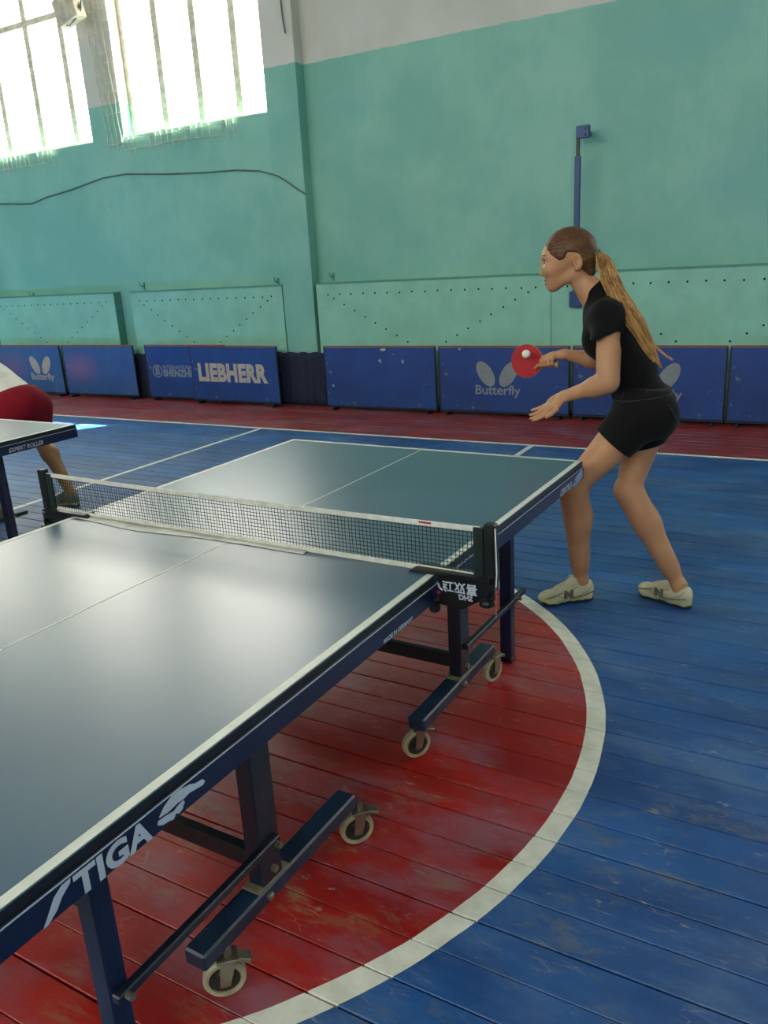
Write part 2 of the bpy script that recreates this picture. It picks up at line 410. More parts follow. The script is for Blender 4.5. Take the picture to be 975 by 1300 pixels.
TH = .38
def wall_with_windows(name, yin, sgn, wins):
    mb = MB(); yc = yin + sgn*TH/2
    mb.box(((X0+X1)/2, yc, SILL/2-.05), (X1-X0, TH, SILL+.1)); mb.box(((X0+X1)/2, yc, (HEAD+ZC)/2), (X1-X0, TH, ZC-HEAD))
    xs = [X0] + [v for w in sorted(wins) for v in w] + [X1]
    for a, b in zip(xs[::2], xs[1::2]): mb.box(((a+b)/2, yc, (SILL+HEAD)/2), (b-a, TH, HEAD-SILL))
    return tag(mb.build(name, M['wall']), kind='structure')
wall_with_windows('wall_back', YB, 1, WIN_BACK); wall_with_windows('wall_front', YF, -1, WIN_FRONT)
for nm, x in (('wall_left', X0-.1), ('wall_right', X1+.1)):
    tag(MB().box((x, (YB+YF)/2, ZC/2-.05), (.2, YB-YF+.7, ZC+.1)).build(nm, M['wall']), kind='structure')
tag(MB().box(((X0+X1)/2, (YB+YF)/2, ZC+.1), (X1-X0+.4, YB-YF+.8, .2)).build('ceiling', M['ceiling']), kind='structure')
# pilasters
k = 1
for a, b in ((-4.17,-3.74), (-10.0,-9.68), (2.05,2.45), (-12.9,-12.7), (8.2,8.6)):
    tag(MB().box(((a+b)/2, YB-.075+.01, ZC/2), (b-a, .17, ZC), .006).build('trim_%d' % k, M['wall']), kind='structure'); k += 1
def window(n, a, b, yin, sgn, nm):
    yg = yin + sgn*.2
    root = bpy.data.objects.new('window_%d' % n, None); COL.objects.link(root); root['kind'] = 'structure'; root.location = ((a+b)/2, yg, SILL)
    W, H = b-a, HEAD-SILL
    mb = MB(); t = .06
    for x in (-W/2+t/2, W/2-t/2): mb.box((x, 0, H/2), (t, .07, H), .004)
    for z in (t/2, H-t/2): mb.box((0, 0, z), (W-2*t, .07, t), .004)
    mb.build('window_frame', M['frame_white'], root)
    MB().box((0, -sgn*.0, 1.59), (W-2*t, .065, .075), .004).build('transom', M['frame_white'], root)
    xs = [-W/2+t] + [-W/2+W*f for f in nm] + [W/2-t]
    for x in xs[1:-1]:
        MB().box((x, 0, .81), (.095, .065, 1.48), .004).build('mullion', M['frame_white'], root)
        MB().box((x, 0, (1.63+H-t)/2), (.095, .065, H-t-1.63), .004).build('mullion', M['frame_white'], root)
    for x0, x1 in zip(xs, xs[1:]):
        for z0, z1 in ((t, 1.55), (1.63, H-t)):
            MB().box(((x0+x1)/2, 0, (z0+z1)/2), (x1-x0-.01, .005, z1-z0)).build('pane', M['glass'], root)
    if n <= 5:
        MB().box((0, -sgn*.11, -.012), (W-.02, .16, .02), .003).build('window_sill', M['sill'], root)
M['sill'] = simple('sill_paint', srgb(206, 204, 160), .5)
for i, (a, b) in enumerate(WIN_BACK): window(i+1, a, b, YB, 1, (.25, .5, .75) if i != 1 else (.22, .52, .80))
for i, (a, b) in enumerate(WIN_FRONT): window(i+6, a, b, YF, -1, (.25, .5, .75))

# ---------------------------------------------------------------- perforated radiator covers
def cover(xa, xb, label, first, depth=.14):
    W = xb-xa; root = thing('radiator_cover', label, 'radiator cover', ((xa+xb)/2, YB-depth, 0), group='perforated radiator covers along the wall')
    MB().box((0, .009, .73), (W, .018, 1.34), .003).build('front_panel', M['cover'], root)
    for s in (-1, 1): MB().box((s*(W/2-.01), depth/2+.008, .73), (.02, depth-.02, 1.34), .002).build('side_panel', M['cover_edge'], root)
    MB().box((0, depth/2-.004, 1.408), (W, depth+.004, .016), .002).build('top_board', M['cover_edge'], root)
    mb = MB(); n = 17; sp = (W-.32)/(n-1)
    def hole(x, z): mb.lathe([(.0, -.001), (.0105, -.001), (.0105, .010), (.0, .010)], (x, 0, z), (0, 1, 0), 10)
    for i in range(n): hole(-W/2+.16+sp*i + rng.uniform(-.006, .006), 1.285+rng.uniform(-.004, .004))
    for i in range(8):
        f = (i+.45)/8
        for s in (-1, 1): hole(s*(W/2-.16-.02 - f*(W/2-.34)) + rng.uniform(-.005, .005), 1.27-f*.56)
    o = mb.build('vent_holes', M['hole'], root); o['kind'] = 'stuff'
    return root
cover(-3.70, -.897, 'teal perforated radiator cover right of the wide pillar, its holes in a V', True)
cover(-.893, 1.98, 'teal perforated radiator cover behind the woman, at the right edge', False)
cover(-6.70, -4.19, 'teal perforated radiator cover between the two pillars, below the right window', False)
cover(-9.60, -7.02, 'teal perforated radiator cover furthest left, below the left window', False)
for i, (px, py, lab) in enumerate(((43, 378, 'small teal hook on the wall above the leftmost radiator cover'), (183, 366, 'small teal hook at the left end above the middle radiator cover'),
        (353, 361, 'small teal hook at the right end above the middle radiator cover'), (423, 355, 'small teal hook just right of the wide pillar'))):
    p = at(px, py, YB-.01); z0 = p[2]
    mb = MB(); mb.tube([(0, .01, .03), (0, -.05, .03), (0, -.07, .05), (0, -.07, .085)], .007, 6); mb.box((0, 0, .03), (.03, .012, .09), .002)
    tag(mb.build('wall_hook', M['cover_edge'], None, loc=(p[0], YB-.006, z0)), lab, 'hook', 'hooks above the radiator covers')

# ---------------------------------------------------------------- blue pole on the wall
_pa = at(728, 388, 5.99); _pb = at(735.5, 168, 5.99)
pt = thing('wall_pole', 'blue steel pole bolted upright to the teal wall behind the woman', 'pole', (float(_pa[0])+.02, 5.99, float(_pa[2])))
_h = float(_pb[2]-_pa[2])
MB().box((0, 0, (_h-.2)/2), (.052, .036, _h-.2), .004).build('pole', M['bluepole'], pt)
MB().box((0, 0, _h-.12), (.03, .028, .22), .003).build('upper_bar', simple('weathered_bar', srgb(44, 66, 56), .5), pt)
MB().box((.045, .0, _h), (.12, .05, .105), .004).build('top_bracket', M['bluepole'], pt)
MB().box((.045, .115, _h), (.04, .18, .04), .003).build('top_arm', M['bluepole'], pt)
MB().box((.0, .0, .06), (.11, .06, .15), .004).build('bottom_bracket', M['bluepole'], pt)
MB().box((.0, .05, .06), (.04, .04, .04), .003).build('bottom_arm', M['bluepole'], pt)
for z in (_h+.025, _h-.025): MB().lathe([(.010, 0), (.010, .008), (.005, .012)], (.07, -.025, z), (0, -1, 0), 8).build('bolt', M['bluepole'], pt)

# ---------------------------------------------------------------- wires, box, window net
def wire_obj(name, pts, r, label, cat='cable', mat=None, n=6):
    mb = MB(); mb.tube([at(*p) for p in pts], r, n); return tag(mb.build(name, mat or M['wire'], smooth=True), label, cat)
yw = YB-.012
wire_obj('cable', [(-40,262,yw),(0,259,yw),(40,259,yw),(60,250,yw),(90,241,yw),(130,226,yw),(160,221,yw),(215,221,yw),(262,219,yw),(300,216,yw),(330,217,yw),(345,221,yw-.14),(352,223,yw-.155),(365,231,yw-.155),(377,240,yw-.155),(387,246,yw-.155)], .009,
    'long dark cable sagging along the teal wall below the windows')
wire_obj('cable', [(352,-30,yw-.16),(356,0,yw-.16),(359,25,yw-.16),(362,42,yw-.16)], .008, 'short loose wire end hanging high on the wide pillar')
bx = thing('junction_box', 'beige box with loose wires high on the pier between the windows', 'box', (-6.93, YB-.17, 4.62))
MB().box((.0, -.07, .12), (.36, .16, .30), .01, Matrix.Rotation(-.25, 3, 'Y')).build('casing', M['grime'], bx)
mb = MB()
for q in range(6):
    a = rng.uniform(0, .1)
    mb.tube([(.16, -.05, .04+q*.03), (.2+a*.6, -.1, .1), (.26, -.06, .22+a), (.2+a, -.04, .35), (.22, .0, .5)], .006, 5)
mb.tube([(-.1, -.1, -.03), (0, -.1, -.06), (.12, -.1, -.01), (.18, -.08, .05)], .007, 5)
mb.build('loose_wires', M['wire'], bx, smooth=True)
def window_net(name, label, x0, x1, z0, z1, seed, side=True):
    """ragged cord net hung over a window: a strip down its left side and a fringe below the sill"""
    r = random.Random(seed); mb = MB(); g = .11; yn = YB-.03
    def cordline(a, b):
        a = Vector(a); b = Vector(b); n = max(2, int((b-a).length/.08)); pts = []
        for i in range(n+1):
            p = a.lerp(b, i/n); pts.append(p+Vector((r.uniform(-.007, .007), r.uniform(-.006, .006), r.uniform(-.007, .007))))
        mb.tube(pts, .005, 4, False)
    x = x0
    while x < x1:
        if r.random() < .86: cordline((x, yn, z0+r.uniform(-.06, .05)), (x+r.uniform(-.02, .02), yn, z0+.2))
        x += g*.86
    for zz in (z0+.02, z0+.13):
        x = x0
        while x < x1-.2:
            L = r.uniform(.5, 1.1)
            if r.random() < .8: cordline((x, yn, zz), (min(x+L, x1), yn, zz+r.uniform(-.015, .015)))
            x += L
    if side:
        for q in range(4): cordline((x0-.26+q*g*.75, yn, z0+.05), (x0-.40+q*g*.75, yn, z1))
        zz = z0+.1
        while zz < z1:
            if r.random() < .75: cordline((x0-.32+r.uniform(0, .1)-.05*(zz-z0), yn, zz), (x0+.02, yn, zz+r.uniform(-.01, .02)))
            zz += g*1.05
    return tag(mb.build(name, M['cord_w']), label, 'net', 'torn window nets')
window_net('window_net', 'torn pale cord net hanging around the lower left of the right window', -6.55, -4.75, 3.13, 5.6, 5)
window_net('window_net', 'torn pale cord net fringe below the left window', -9.6, -7.85, 3.13, 3.6, 9, False)

# ---------------------------------------------------------------- court barriers
def ellipse(cx, cy, a, b, rot, n=28):
    return [(cx+a*math.cos(t)*math.cos(rot)-b*math.sin(t)*math.sin(rot), cy+a*math.cos(t)*math.sin(rot)+b*math.sin(t)*math.cos(rot)) for t in [2*PI*i/n for i in range(n)]]
def barrier(xa, ya, xb, yb, label, mat, deco=None):
    a = Vector((xa, ya, 0)); b = Vector((xb, yb, 0)); rz = math.atan2(yb-ya, xb-xa); W = (b-a).length-.008
    root = thing('barrier', label, 'barrier', (a+b)/2, rz, 'blue court barriers along the wall')
    H = .73; fr = .014
    MB().box((0, 0, .385), (W-.02, .012, H-.075), .002).build('panel', mat, root)
    mb = MB()
    for s in (-1, 1): mb.box((s*(W/2-fr/2), .004, .39), (fr, .024, H-.06), .003)
    mb.box((0, .004, .045), (W, .024, .022), .003)
    mb.build('frame', M['bar_frame'], root)
    MB().box((0, .004, H-.006), (W, .03, .014), .002).build('top_trim', M['bar_trim'], root)
    for s in (-1, 1): MB().box((s*(W/2-.1), .02, .018), (.03, .14, .03), .004).build('foot', M['bar_frame'], root)
    if deco: deco(root, W)
    return root
YP = -.0065
def fly(cx, text=True, mat='bar_print', words=True, sc_=1.0):
    def f(root, W):
        mb = MB()
        for s in (-1, 1):
            mb.prism([(cx + x, z) for x, z in ellipse(s*.125*sc_, .445, .145*sc_, .078*sc_, s*1.0 if s > 0 else PI-1.0)], (0, YP, 0), (1, 0, 0), (0, 0, 1), .0015)
        mb.build('winged_emblem', M[mat], root)
        if words: text_mesh('lettering', 'Butterfly', .135, M[mat], root, frame((cx, YP, .235), (1, 0, 0), (0, 0, 1)), bold=.002, align='CENTER', wx=1.05)
    return f
def deco_lieb(root, W):
    text_mesh('lettering', 'LIEBHERR', .29, M['bar_print_warm'], root, frame((-.04, YP, .30), (1, 0, 0), (0, 0, 1)), bold=.016, align='CENTER', wx=.85, spacing=1.06)
def deco_shen(root, W):
    text_mesh('lettering', 'INTERNATIONAL', .07, M['bar_print'], root, frame((-.4, YP, .42), (1, 0, 0), (0, 0, 1)), bold=.001)
    text_mesh('lettering', 'SHENZHEN', .12, M['bar_print'], root, frame((-.4, YP, .325), (1, 0, 0), (0, 0, 1)), bold=.005)
    mb = MB(); c = (-.5, .39)
    for r0, r1 in ((.085, .072),):
        n = 24
        for i in range(n):
            t0, t1 = 2*PI*i/n, 2*PI*(i+1)/n
            mb.prism([(c[0]+r1*math.cos(t0), c[1]+r1*math.sin(t0)), (c[0]+r0*math.cos(t0), c[1]+r0*math.sin(t0)), (c[0]+r0*math.cos(t1), c[1]+r0*math.sin(t1)), (c[0]+r1*math.cos(t1), c[1]+r1*math.sin(t1))], (0, YP, 0), (1, 0, 0), (0, 0, 1), .0015)
    for dx in (-.025, 0, .025): mb.prism([(c[0]+dx-.008, .34), (c[0]+dx+.008, .34), (c[0]+dx+.008, .45), (c[0]+dx-.008, .45)], (0, YP, 0), (1, 0, 0), (0, 0, 1), .0015)
    mb.build('emblem', M['bar_print'], root)
def patches(lst, inner=None):
    def f(root, W):
        for (x, z, s, ar) in lst:
            r = random.Random(int(x*1000)); P = [(x+s*ar*math.cos(t)*r.uniform(.5, 1.2), z+s*math.sin(t)*r.uniform(.5, 1.2)) for t in [2*PI*i/9 for i in range(9)]]
            MB().prism(P, (0, YP, 0), (1, 0, 0), (0, 0, 1), .001).build('torn_patch', M['tear'], root)
        if inner: inner(root, W)
    return f
YBAR = 5.86
barrier(-9.46, 5.86, -8.04, 5.86, 'faded blue barrier with two-winged emblem behind the player in white', M['bar_fade'], fly(.25, mat='bar_print_warm'))
barrier(-7.99, 5.86, -6.60, 5.88, 'faded blue barrier with a pinkish smear and no print', barrier_mat('smeared_barrier_vinyl', srgb(38, 78, 140), srgb(56, 92, 152), srgb(150, 96, 140)))
barrier(-6.41, 5.90, -5.03, 5.90, 'blue barrier with small grey circle emblem, half behind the one with large capitals', M['bar'], deco_shen)
barrier(-5.56, 5.83, -4.15, 5.80, 'blue barrier printed with one word in large pale capitals', M['bar'], deco_lieb)
barrier(-3.49, 5.80, -2.08, 5.83, 'plain blue barrier with torn pale patches right of the dark cloth', M['bar'],
    patches([(.08, .69, .018, 2.2), (.03, .57, .024, .7), (.31, .56, .026, .6), (-.6, .28, .02, .6), (.2, .64, .008, 1)]))
barrier(-2.05, 5.83, -.63, 5.85, 'blue barrier with whole grey two-winged emblem and lettering left of the woman', M['bar'], patches([(-.46, .70, .014, 1.4)], fly(-.05)))
barrier(-.61, 5.86, .80, 5.88, 'blue barrier behind the woman, one grey emblem wing showing at her back', M['bar'], fly(.08))
barrier(.81, 5.88, 2.22, 5.9, 'blue barrier at the right edge with a sliver of grey emblem', M['bar'], fly(.33))
# cloths between the barriers
def hung_cloth(xa, xb, y0, zt, label):
    n = 40; mb = MB(); r = random.Random(int(-xa*10)); ph = r.uniform(0, 6)
    rows = []
    for j in range(9):
        z = zt*(1-j/8) + .004
        rows.append([mb.bm.verts.new((xa+(xb-xa)*i/n, y0 + .012*(.3+j/8)*math.sin(i*.9+ph+.12*j)+.007*math.sin(i*2.3+j*.3), z+(.006*math.sin(i*.7) if j == 0 else 0))) for i in range(n+1)])
    for a, b in zip(rows, rows[1:]):
        for i in range(n): mb.bm.faces.new((a[i], a[i+1], b[i+1], b[i]))
    o = mb.build('hanging_cloth', M['cloth_dark'], smooth=True)
    sm = o.modifiers.new('thick', 'SOLIDIFY'); sm.thickness = .004
    return tag(o, label, 'cloth', 'dark cloths hung between the barriers')
hung_cloth(-4.32, -3.52, 6.0, .63, 'crumpled dark navy cloth below the wide pillar between two barriers')
hung_cloth(-7.0, -6.3, 6.01, .60, 'narrow dark navy cloth between the smeared and the emblem barriers')

# ================================================================= TABLE TENNIS TABLES
HX, HY, TZ = .7625, 1.37, .76
def side_text(name, body, size, mat, parent, y0, z0, **kw):
    return text_mesh(name, body, size, mat, parent, frame((HX+.0085, y0, z0), (0, 1, 0), (0, 0, 1)), **kw)
def caster(parent, x, y, ang, brake=True):
    c = bpy.data.objects.new('caster', None); COL.objects.link(c); c.parent = parent; c.location = (x, y, 0); c.rotation_euler = (0, 0, ang)
    R = .05
    mb = MB(); mb.lathe([(.037, -.013), (R-.004, -.014), (R, -.009), (R, .009), (R-.004, .014), (.037, .013)], (0, 0, R), (1, 0, 0), 28, True)
    # tyre ring inner
    mb.build('tyre', M['wheel'], c, smooth=True)
    MB().lathe([(0, -.010), (.018, -.011), (.022, -.005), (.0375, -.008), (.0375, .008), (.022, .005), (.018, .011), (0, .010)], (0, 0, R), (1, 0, 0), 20).build('hub', M['wheel_core'], c)
    MB().lathe([(.006, -.024), (.006, .024)], (0, 0, R), (1, 0, 0), 10).build('axle', M['steel'], c)
    for s in (-1, 1):
        MB().prism([(-.012, -.012), (.012, -.012), (.03, .055), (-.006, .055)], (s*.02-.0015, 0, R), (0, 1, 0), (0, 0, 1), .003).build('fork', M['steel'], c)
    MB().box((0, .012, R+.057), (.046, .05, .006), .001).lathe([(.011, 0), (.011, .03)], (0, .012, R+.058), (0, 0, 1), 10).build('swivel_plate', M['steel'], c)
    if brake:
        MB().box((0, .045, R+.046), (.032, .045, .012), .003, Matrix.Rotation(-.35, 3, 'X')).build('brake_lever', M['steel'], c)
    return c
def halfframe(root, s, xs):
    """one half's undercarriage: s=-1 near half, +1 far half. positions read from the near side"""
    yend, ypost, b0, b1 = (-1.145, -.675, -.935, -.305) if s < 0 else (.915, .455, .115, .71)
    for X in xs:
        sg = 1 if X > 0 else -1
        MB().box((X, yend, .345), (.05, .045, .69), .004).build('leg', M['navy'], root)
        MB().box((X, yend, .009), (.056, .051, .018), .004).build('rubber_foot', M['black'], root)
        MB().box((X, ypost, .43), (.05, .075, .52), .004).build('post', M['navy_dk'], root)
        MB().box((X, (b0+b1)/2, .151), (.062, b1-b0, .045), .005).build('base_bar', M['navy_worn'], root)
        MB().box((X+sg*.0, ypost-.0, .1755), (.055, .12, .005), .001).build('foot_plate', M['dust'], root)
        MB().lathe([(.011, 0), (.011, .008), (.005, .012)], (X+sg*.031, ypost-.03, .152), (sg, 0, 0), 8).build('bolt', M['steel'], root)
        MB().lathe([(.009, 0), (.009, .012)], (X+sg*.026, ypost, .21), (sg, 0, 0), 8).build('bolt', M['steel'], root)
        MB().bar((X+sg*.034, ypost+(.02 if s < 0 else -.02), .29), (X+sg*.034, yend+(-.02 if s < 0 else .1), .285), .022, .022, bevel=.003).build('brace_rod', M['navy_dk'], root)
        for yy in (ypost, yend): MB().lathe([(.008, 0), (.008, .016)], (X+sg*.045, yy, .288), (sg, 0, 0), 8).build('bolt', M['steel'], root)
        for dx_, wy, an_ in (((.015, -.868, -.80), (.018, -.295, -.72)) if s < 0 else ((-.025, .155, -.62), (.008, .735, -.25))): caster(root, X+sg*dx_, wy, an_*sg)
    # cross bars joining left and right frames
    if len(xs) == 2:
        MB().box((0, ypost, .22), (1.15, .03, .05), .003).build('cross_bar', M['edge_black'], root)
        MB().box((0, yend-.0, .50), (1.15, .03, .05), .003).build('cross_bar', M['edge_black'], root)
def make_table(label, near_text, loc, rz, group):
    root = thing('table_tennis_table', label, 'table', loc, rz, group)
    for s in (-1, 1):
        HYs = HY if s > 0 else 1.60
        yc = s*(HYs/2+.002); L = HYs-.004
        MB().box((0, yc, TZ-.011), (2*HX, L, .022), .0015).build('tabletop', M['table'], root)
        # painted lines, a hair proud
        mb = MB()
        for sx in (-1, 1): mb.box((sx*(HX-.0115), yc, TZ+.0002), (.021, L-.002, .0012))
        mb.box((0, s*(HYs-.0105), TZ+.0002), (2*HX-.05, .02, .0012))
        mb.build('boundary_line', M['line'], root)
        MB().box((0, yc-s*.012, TZ+.0002), (.0045, L-.03, .001)).build('centre_line', M['line'], root)
        # black board edge, thin silver bead, navy apron
        for sx in (-1, 1):
            MB().box((sx*(HX+.0006), yc, TZ-.013), (.002, L, .020)).build('edge_band', M['edge_black'], root)
            MB().box((sx*(HX-.004), yc, TZ-.0505), (.022, L, .055), .002).build('apron', M['navy'], root)
            MB().box((sx*(HX+.0075), yc, TZ-.0245), (.0015, L-.01, .0022)).build('bead', M['letter'], root)
        MB().box((0, s*(HYs-.008), TZ-.050), (2*HX-.02, .02, .055), .002).build('apron', M['navy'], root)
        MB().box((0, s*.03, TZ-.04), (2*HX-.05, .02, .03), .002).build('apron', M['navy_dk'], root)
        for sx in (-1, 1):
            MB().lathe([(.008, -.02), (.014, -.02), (.017, -.012), (.017, .008), (.008, .012), (.005, .02)], (sx*(HX+.004), s*.035, TZ-.085), (0, 0, 1), 12).build('clamp_knob', M['black'], root)
        halfframe(root, s, (-.6, .6))
    return root
table = make_table('navy blue table tennis table in the foreground, on red floor circle', None, (0, 0, 0), -.01525, 'table tennis tables')
# lettering on the right apron of the near table
def yz(poly, y0, z0): return [(y0+a, z0+b) for a, b in poly]
XS = (HX+.0072, 0, 0)
def side_shape(name, poly, mat, parent, th=.0012):
    return MB().prism(poly, XS, (0, 1, 0), (0, 0, 1), th).build(name, mat, parent)
side_shape('lettering', [(y_+.027, z_) for y_, z_ in [(-1.374, .684), (-1.366, .684), (-1.348, .696), (-1.336, .711), (-1.318, .724), (-1.316, .731), (-1.332, .730), (-1.348, .720), (-1.360, .703)]], M['letter'], table)
side_text('lettering', 'TIGA', .060, M['letter'], table, -1.284, .6875, bold=.0025, wx=1.10, spacing=1.06)
side_shape('player_emblem', [(-1.1044, 0.7110), (-1.0900, 0.7240), (-1.0696, 0.7335), (-1.0480, 0.7330), (-1.0396, 0.7280), (-1.0240, 0.7270), (-1.0120, 0.7205), (-0.9940, 0.7180), (-0.9880, 0.7100), (-0.9952, 0.7060), (-1.0120, 0.7090), (-1.0300, 0.7120), (-1.0480, 0.7090), (-1.0600, 0.7110), (-1.0840, 0.7080)], M['letter'], table)
side_shape('player_emblem', [(-1.1080, 0.7060), (-1.0900, 0.7050), (-1.0696, 0.7010), (-1.0600, 0.7050), (-1.0456, 0.7070), (-1.0432, 0.7010), (-1.0528, 0.6970), (-1.0480, 0.6930), (-1.0600, 0.6890), (-1.0672, 0.6940), (-1.0744, 0.6860), (-1.0840, 0.6900), (-1.0984, 0.6920), (-1.1104, 0.6990)], M['letter'], table)
side_text('lettering', 'MADE IN GERMANY', .0175, M['letter'], table, -.330, .687, bold=.0004, wx=1.0)
side_text('lettering', 'CENTRO', .036, M['letter'], table, 1.055, .688, bold=.0008, shear=.3)
side_shape('apron_glare', [(1.205, .69), (1.235, .70), (1.25, .715), (1.29, .722), (1.33, .73), (1.345, .728), (1.352, .705), (1.34, .69), (1.29, .686), (1.24, .684)], M['glareblue'], table)  # glare on the apron's far end, painted as a pale blue shape

# ---- net set of the near table
def make_net(label, loc, rz, detail=True):
    net = thing('table_net', label, 'net', loc, rz, 'nets on the tables')
    PX, NZ0, NZ1 = .915, TZ+.006, TZ+.1525
    def sag(x): return -.006*(1-(x/PX)**2)
    for s in (-1, 1):
        MB().box((s*(PX+.012), 0, (TZ-.03+NZ1)/2+.006), (.034, .03, NZ1-TZ+.045), .004).build('post', M['black'], net)
        MB().box((s*(PX-.022), -.004, (TZ+NZ1)/2+.002), (.03, .012, NZ1-TZ-.004), .002).build('post_sleeve', M['netpost'], net)
        # bracket plate with curved underside
        poly = [(.772, -.002), (.945, -.002), (.945, -.048), (.925, -.042), (.905, -.046), (.88, -.062), (.862, -.082), (.848, -.092), (.775, -.088)]
        poly = [(s*x, z) for x, z in poly]
        MB().prism(poly, (0, -.022+.0, TZ), (1, 0, 0), (0, 0, 1), -.006).build('bracket', M['black'], net)
        MB().prism([(s*.68, .0022), (s*.935, .0022), (s*.935, .013), (s*.70, .013)], (0, .022, TZ), (1, 0, 0), (0, 0, 1), .05).build('clamp_arm', M['black'], net)
        MB().lathe([(.006, .02), (.006, 0), (.019, -.002), (.021, -.008), (.021, -.016), (.016, -.02)], (s*.925, -.03, TZ-.045), (0, 0, 1), 14).build('clamp_screw', M['black'], net)
        if s > 0:
            txt = frame((0, -.0232, 0), (1, 0, 0), (0, 0, 1))
            flip = Matrix.Diagonal((1, -1, 1, 1))
            a = text_mesh('lettering', '红双喜', .036, M['letter'], net, frame((.790, -.0232-.006, TZ-.012), (1, 0, 0), (0, 0, 1)) @ flip, bold=.0006)
            b = text_mesh('lettering', 'DHS', .022, M['letter'], net, frame((.838, -.0232-.006, TZ-.044), (1, 0, 0), (0, 0, 1)) @ flip, bold=.0006, shear=.2)
            mb = MB(); pts = []
            for i in range(9):
                t = PI*.95 + i/8*1.5; pts.append((.796+.018*math.cos(t), -.0295, TZ-.022+.018*math.sin(t)))
            mb.tube(pts, [.0008]+[.0026]*7+[.0008], 5); mb.build('emblem', M['letter'], net)
            MB().prism([(.768, -.052), (.785, -.052), (.778, -.042)], (0, -.0285, TZ), (1, 0, 0), (0, 0, 1), -.001).build('warning_mark', M['red_thing'], net)
    # cord and tension chain on the right post
    MB().tube([(PX+.03, -.012, NZ1+.004), (PX+.035, -.016, TZ+.03), (PX+.033, -.018, TZ-.01)], .0022, 6).build('tension_cord', M['nettape'], net)
    mb = MB()
    for i in range(11): mb.lathe([(0, -.0036), (.0034, 0), (0, .0036)], (PX+.033+.001*math.sin(i), -.02, TZ-.018-i*.0078), (0, 0, 1), 6)
    mb.build('tension_chain', M['red_chain'], net)
    # mesh
    mb = MB(); n = int(2*PX/.0128); pr = .00115
    def thread(pts): mb.tube(pts, pr, 3, False)
    for i in range(n+1):
        x = -PX+.02+(2*PX-.04)*i/n; j = rng.uniform(-.0012, .0012)
        thread([(x, 0, NZ0+.002), (x+j, rng.uniform(-.002, .002), (NZ0+NZ1)/2), (x, 0, NZ1-.01+sag(x))])
    nz = 11
    for k in range(nz):
        pts = []
        for i in range(41):
            x = -PX+.02+(2*PX-.04)*i/40
            z = NZ0+.006+(NZ1-.018+sag(x)-NZ0-.006)*k/(nz-1)
            pts.append((x, .0015*math.sin(x*9+k), z))
        thread(pts)
    mb.build('netting', M['netcord'], net)
    # white tapes
    for nm, zf, h in (('top_tape', lambda x: NZ1-.006+sag(x)*1.0, .014), ('bottom_tape', lambda x: TZ+.008, .014)):
        mb = MB(); prev = None; N_ = 40
        for i in range(N_+1):
            x = -PX+.012+(2*PX-.03)*i/N_; z = zf(x); yo = -.002
            q = [mb.bm.verts.new((x, yo-.003, z-h/2)), mb.bm.verts.new((x, yo-.0035, z+h/2)), mb.bm.verts.new((x, yo+.0035, z+h/2)), mb.bm.verts.new((x, yo+.003, z-h/2))]
            if prev:
                for a in range(4): mb.bm.faces.new((prev[a], prev[(a+1)%4], q[(a+1)%4], q[a]))
            prev = q
        if nm == 'top_tape' or True:
            if nm == 'bottom_tape':
                pass
        mb.build(nm, M['nettape'], net)
    MB().prism([(.66, .1445), (.70, .1447), (.70, .1502), (.66, .150)], (.05-.0, -.0062, TZ-.0005), (1, 0, 0), (0, 0, 1), -.0006).build('tape_print', M['red_thing'], net)
    # slack bottom tape flap lying on the left half
    mb = MB(); rows = []
    for i in range(31):
        x = -.74+i*.035; w = .018+.03*math.exp(-((x+.42)/.22)**2)
        rows.append([mb.bm.verts.new((x, -.004, TZ+.006)), mb.bm.verts.new((x, -.01-w*.5, TZ+.004+.003*math.sin(x*20))), mb.bm.verts.new((x, -.012-w, TZ+.0022))])
    for a, b in zip(rows, rows[1:]):
        for k in range(2): mb.bm.faces.new((a[k], a[k+1], b[k+1], b[k]))
    o = mb.build('slack_tape', M['nettape'], net, smooth=True); md = o.modifiers.new('thick', 'SOLIDIFY'); md.thickness = .001
    return net
M['red_chain'] = simple('red_white_beads', srgb(190, 90, 90), .5)
make_net('green net with white tape across the foreground table', (0, 0, 0), -.01525)

# second table and its net, to the left
t2 = copy_tree(table); t2.location = (-3.145, 0, 0); t2.rotation_euler = (0, 0, 0)
for ch in list(t2.children):
    if ch.name.split('.')[0] in ('lettering', 'player_emblem', 'apron_glare'): bpy.data.objects.remove(ch)
t2['label'] = 'second table tennis table at the left edge, in front of player in white'
side_text('lettering', 'EXPERT ROLLER', .034, M['letter'], t2, .88, .692, shear=.3, bold=.0004, wx=.95)
n2 = make_net('net of the second table, outside the picture on the left', (-3.145, 0, 0), 0)

# ================================================================= FIGURES: distance fields turned into one smooth surface
def V(p): return np.asarray(p, dtype=np.float32)
def unit(v): v = np.asarray(v, float); return v/np.linalg.norm(v)
class Prim:
    def __init__(s, f, lo, hi): s.f = f; s.lo = np.asarray(lo, float); s.hi = np.asarray(hi, float)
def seg(a, b, ra, rb, n=None, k=1.0):
    """tapered limb from a to b; n and k flatten it along the direction n"""
    a = V(a); b = V(b); ba = b-a; L2 = float(ba@ba)+1e-9; m = max(ra, rb)
    nn = None if n is None else V(unit(n))
    def f(P):
        q = P-a
        t = np.clip((q@ba)/L2, 0, 1)
        d = q - t[..., None]*ba
        if nn is not None:
            c = (d@nn)[..., None]; d = d + c*nn*(1/k-1)
        return np.sqrt((d*d).sum(-1)) - (ra+(rb-ra)*t)
    return Prim(f, np.minimum(a, b)-m, np.maximum(a, b)+m)
